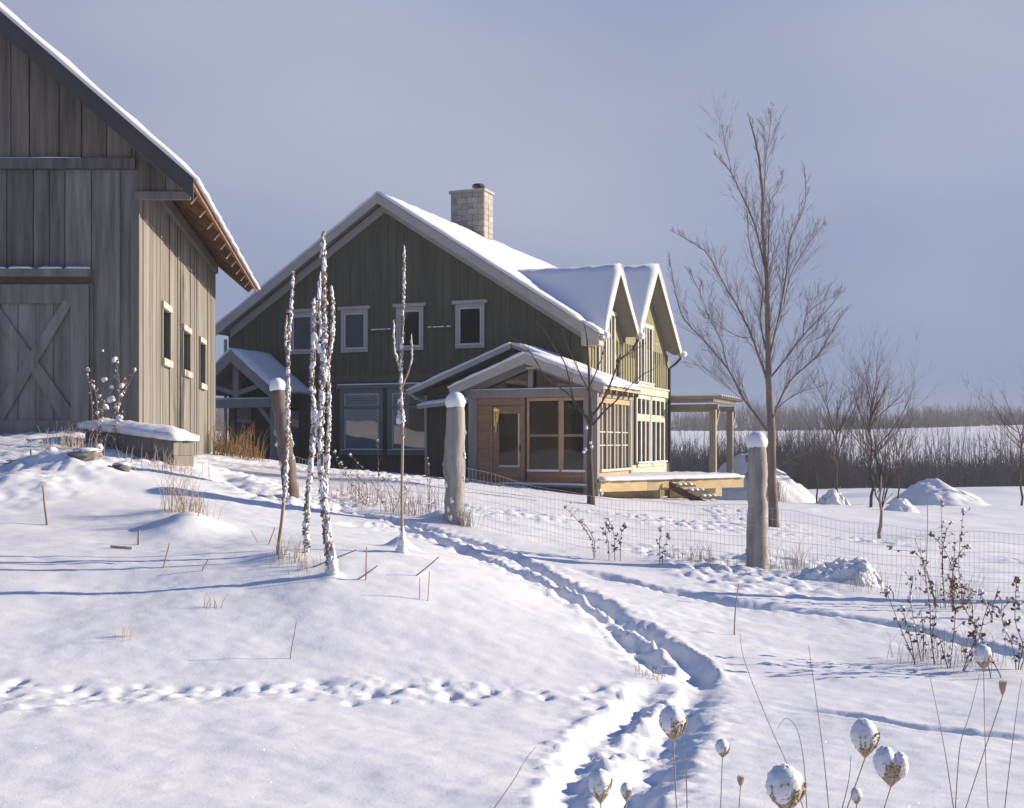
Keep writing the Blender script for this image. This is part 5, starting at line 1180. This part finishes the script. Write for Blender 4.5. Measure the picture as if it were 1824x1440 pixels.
def grass_tuft(px, py, Y, n, hgt, spread, label, seed, m='straw', rad=.003, lean=0.0):
    rr = random.Random(seed); b = P(px, py, Y); g = Gxy(b.x, Y); t = thing('grass_tuft', g, label, 'dry grass'); mb = MB()
    for _ in range(n):
        x, y = g.x + rr.gauss(0, spread * .45), Y + rr.gauss(0, spread * .45); z = HZ(x, y) - .02; l = hgt * rr.uniform(.4, 1.1)
        a = rr.uniform(0, 6.283); o = Vector((math.cos(a), math.sin(a), 0)) * l * rr.uniform(.05, .5) + Vector((lean * l, 0, 0))
        mb.tube([(x, y, z), Vector((x, y, z)) + o * .35 + Vector((0, 0, l * .6)), Vector((x, y, z)) + o + Vector((0, 0, l * rr.uniform(.75, 1.0)))], [rad, rad * .8, rad * .3], 3, cap=False)
    mb.build('blades', M[m], t, kind='stuff')
grass_tuft(415, 808, 25.5, 150, .85, .7, 'big rust coloured grass tuft between barn and porch', 1, 'rust_grass', .007, .15)
grass_tuft(445, 812, 24.5, 50, .5, .4, 'lower rust grass beside the porch post', 2, 'rust_grass', .006)
grass_tuft(320, 925, 11.8, 60, .55, .22, 'pale straw tuft standing on the left drift', 3, 'straw', .003)
grass_tuft(345, 940, 11.2, 45, .30, .22, 'short pink brown tuft at the top of the left drift', 4, 'straw', .003)
grass_tuft(510, 995, 9.2, 46, .22, .16, 'straw tuft around the foot of the leftmost mullein', 5, 'straw', .0026)
grass_tuft(545, 1012, 9.0, 26, .16, .16, 'bent straw between the mullein feet', 6, 'straw', .0026)
grass_tuft(300, 850, 15.0, 70, .32, .5, 'thin straw patch below the timber ledge', 7, 'straw', .0035)
grass_tuft(130, 815, 15.2, 80, .40, .5, 'straw poking through snow under the barn door', 8, 'straw', .004)
grass_tuft(830, 930, 14.1, 60, .35, .16, 'pale straw at the foot of the stout silver post', 9, 'straw', .003)
grass_tuft(1240, 985, 13.4, 60, .28, .4, 'reddish straw along the fence left of the right post', 10, 'straw', .003)
grass_tuft(1420, 1005, 13.2, 70, .36, .5, 'straw stubble along the fence right of the right post', 11, 'straw', .003)
grass_tuft(375, 1058, 8.1, 9, .16, .07, 'tiny broken straw clump alone on the left slope', 12, 'stem', .003)
grass_tuft(218, 1115, 7.4, 10, .13, .08, 'faint straw clump low on the left slope', 13, 'straw', .0022)
grass_tuft(1375, 830, 45, 40, 1.2, .5, 'dry grass on the large snow pile', 14, 'stem', .012)
grass_tuft(735, 905, 15.0, 90, .45, .5, 'brown stubble behind the solitary mullein', 15, 'stem', .0035)
grass_tuft(640, 885, 16.0, 120, .5, .8, 'snowy stubble along the path to the porch', 16, 'straw', .0035)
grass_tuft(1640, 1180, 8.7, 40, .34, .30, 'fine straw tangle at the front of the brown weed clump', 18, 'stem', .0018)
grass_tuft(1745, 1185, 8.6, 50, .38, .35, 'fine straw tangle behind the snowcapped seed head', 19, 'stem', .0018)
grass_tuft(1690, 1070, 11.3, 50, .55, .35, 'thin tall straw around the pale weeds by the wire fence', 20, 'stem', .002)
grass_tuft(1530, 1040, 12.4, 40, .35, .4, 'reddish straw behind the snow hump along the fence', 21, 'straw', .0022)
grass_tuft(1160, 1215, 7.6, 22, .14, .10, 'straw wisps where the tracks join', 17, 'straw', .002)

for i, (px, py, w_, h_, m_, lab) in enumerate(((88,822,26,24,'post_grey','squarish grey stone in the snow below the barn door'), (172,818,22,26,'post_grey','upright grey stone at the left end of the timber ledge'),
        (150,852,60,20,'barn_side','low brown snow dusted stone below the timber ledge'), (215,858,40,16,'barn_side','small brown stone right of the low brown stone'), (118,838,34,14,'barn_side','flat brown stone between the two grey stones'))):
    Y = float(ground_at(px, py)[1]); b = P(px, py, Y); g = Gxy(b.x, Y); k_ = Y / F; rr = random.Random(i + 60)
    t = thing('rock', g, lab, 'rock'); MB().blob(g + Vector((0, 0, h_ * k_ * .2)), (w_ * k_ * .5, w_ * k_ * .4, h_ * k_ * .6), i + 9, .22, 9, 7).build('stone', M[m_], t)
    MB().blob(g + Vector((.01, .03, h_ * k_ * .62)), (w_ * k_ * .42, w_ * k_ * .36, h_ * k_ * .28), i + 19, .15, 10, 7).build('snow_cap', M['soft_snow'], t, smooth=True)

def stick(pp, Y, r, label, group=None, name='stick', m='stem', cat='stick', r1=None):
    b = P(pp[0][0], pp[0][1], Y); pts = smoothline([np.array(q, float) for q in pp], 4); W = [P(q[0], q[1], Y) for q in pts]
    W[0].z = HZ(W[0].x, W[0].y) - .03; o = MB().tube(W, [r + ((r1 or r * .7) - r) * i / (len(W) - 1) for i in range(len(W))], 6)
    ob = thing_mesh(o, name, M[m], Vector((W[0].x, W[0].y, W[0].z))); return tag(ob, label, cat, group)
def thing_mesh(mb, name, m, loc):
    mb.v = [(p[0] - loc.x, p[1] - loc.y, p[2] - loc.z) for p in mb.v]; o = mb.build(name, m); o.location = loc; return o
def gY(px, py): return float(ground_at(px, py)[1])
stick([(85,937),(80,900),(77,866)], gY(85,937), .016, 'slim grey stake upright on the left drift', name='garden_stake', cat='stake')
stick([(247,970),(247,957),(248,945)], gY(247,970), .014, 'short grey stake stub left of the shaded hollow', name='garden_stake', cat='stake')
stick([(57,826),(56,812),(55,800)], gY(57,826) , .02, 'little grey stake stub near the barn door', name='garden_stake', cat='stake')
for a, b_, lab in (((345,950),(360,895),'tilted bare stick on the right of the left drift'), ((477,975),(490,940),'short stick left of the leftmost mullein'), ((462,972),(447,945),'thin stick leaning left beside the mullein'),
                   ((628,1038),(672,1008),'low stick slanting right, half of a crossed pair'), ((652,1040),(653,975),'upright stick of the crossed pair'), ((733,1032),(782,992),'knobbly stick rising to the right below the solitary mullein'),
                   ((747,1070),(748,1030),'thin dark stem below the knobbly stick'), ((762,1072),(765,1018),'second thin stem close to the knobbly stick'), ((517,1170),(528,1108),'single thin stem in the open left slope'),
                   ((358,1025),(372,996),'small stick on the drift shadow'), ((290,1018),(302,968),'snowy stem in front of the drift shadow'), ((540,1018),(635,980),'bent straw stick between two mullein feet'),
                   ((1308,1130),(1316,1040),'slim seed stalk between the two fence tracks'), ((1650,1010),(1652,880),'bare upright stem behind the wire fence')):
    mid = ((a[0] + b_[0]) / 2 + R.uniform(-2, 2), (a[1] + b_[1]) / 2); Y = gY(*a); stick([a, mid, b_], Y, .0065 if 'thin' not in lab else .004, lab)
for a, b_, lab in (((8,835),(36,842),'brown twig lying on the snow at the left edge'), ((197,979),(228,985),'brown twig lying flat on the middle of the left slope')):
    p, q = G(*a), G(*b_); q.y = p.y; q.z = HZ(q.x, q.y)
    ob = thing_mesh(MB().tube([p + Vector((0, 0, .015)), q + Vector((0, 0, .015))], .012, 6), 'twig', M['stem'], p); tag(ob, lab, 'twig')
# long thin grass stems close to the camera
for i, (pp, Y, lab) in enumerate((
    ([(1430,1437),(1406,1370),(1370,1290),(1327,1180),(1318,1130)], 2.7, 'long thin stem leaning left over the right slope'),
    ([(1476,1437),(1465,1330),(1447,1198),(1440,1150)], 2.7, 'long upright thin stem in the middle of the right foreground'),
    ([(1698,1437),(1685,1350),(1670,1270),(1655,1200)], 2.6, 'thin stem leaning left toward the brown weeds'),
    ([(1702,1437),(1710,1330),(1728,1270),(1745,1200)], 2.6, 'thin stem leaning right, forked from its neighbour'),
    ([(1790,1437),(1800,1350),(1812,1260),(1820,1210)], 2.7, 'thin stem by the bottom right corner'),
    ([(880,1440),(915,1390),(935,1355),(955,1330)], 3.0, 'thin stem leaning right beside the left foot track'),
    ([(1217,1290),(1216,1330),(1222,1360)], 2.5, 'short grass blade behind the snowcapped seed head'),
    ([(1500,1440),(1512,1390),(1516,1345)], 2.5, 'reddish grass blade among the seed heads'),
    ([(1437,1440),(1432,1360),(1420,1300),(1400,1280),(1385,1298)], 2.6, 'curled straw blade left of the egg shaped snow cap'))):
    b = P(pp[0][0], pp[0][1], Y); pts = [np.array(q, float) for q in pp]
    if pts[0][1] < pts[-1][1]: pts = pts[::-1]
    W = [P(q[0], q[1], Y) for q in smoothline(pts, 5)]
    dx = (W[0] - W[3]); foot = W[0] + Vector((max(-.15, min(.15, dx.x * 4)), 0, 0)); foot.z = HZ(foot.x, foot.y) - .02
    mb = MB().tube([foot] + W, [.0013] + [.0013 - .0008 * j / len(W) for j in range(len(W))], 5)
    tag(thing_mesh(mb, 'dry_stem', M['stem'], foot), lab, 'dry stem')

def make_frost():
    """flat ice grains lying at every angle on the snow; the few that face between sun and eye glint"""
    rr = random.Random(99); mb = MB()
    for _ in range(11000):
        y = 4.2 + 11 * rr.random() ** 1.6; x = rr.uniform(-.50, .50) * y; z = HZ(x, y) + .001; r_ = rr.uniform(.0012, .0030)
        a = Vector((rr.gauss(0, 1), rr.gauss(0, 1), rr.gauss(0, 1))).normalized(); b = a.orthogonal().normalized(); c = a.cross(b)
        p = Vector((x, y, z)); mb.add([p + b * r_, p - b * r_ * .5 + c * r_ * .87, p - b * r_ * .5 - c * r_ * .87], [(0, 1, 2)])
    m = bpy.data.materials.new('ice_grain'); m.use_nodes = True; b = m.node_tree.nodes['Principled BSDF']
    b.inputs['Base Color'].default_value = (.72, .74, .79, 1); b.inputs['IOR'].default_value = 1.8; b.inputs['Roughness'].default_value = .25
    o = mb.build('frost_crystals', m, None, kind='stuff'); o['label'] = 'scattered glinting frost crystals on the snow'
make_frost()
def make_haze():
    x0, x1, y0, y1, z0, z1 = -420, 480, -70, 640, -7, 13
    m = bpy.data.materials.new('winter_haze'); m.use_nodes = True; t = m.node_tree; t.nodes.clear()
    o = N(t, 'ShaderNodeOutputMaterial'); v = N(t, 'ShaderNodeVolumePrincipled'); v.inputs['Color'].default_value = (.86, .90, 1, 1)
    v.inputs['Density'].default_value = HAZE; t.links.new(v.outputs[0], o.inputs['Volume'])
    mb = MB(); mb.prism([(x0, y0, z0), (x1, y0, z0), (x1, y1, z0), (x0, y1, z0)], (0, 0, z1 - z0))
    ob = mb.build('haze', m); ob['kind'] = 'stuff'; ob['label'] = 'thin blue winter haze over the valley'
HAZE = 0.0008
make_haze()
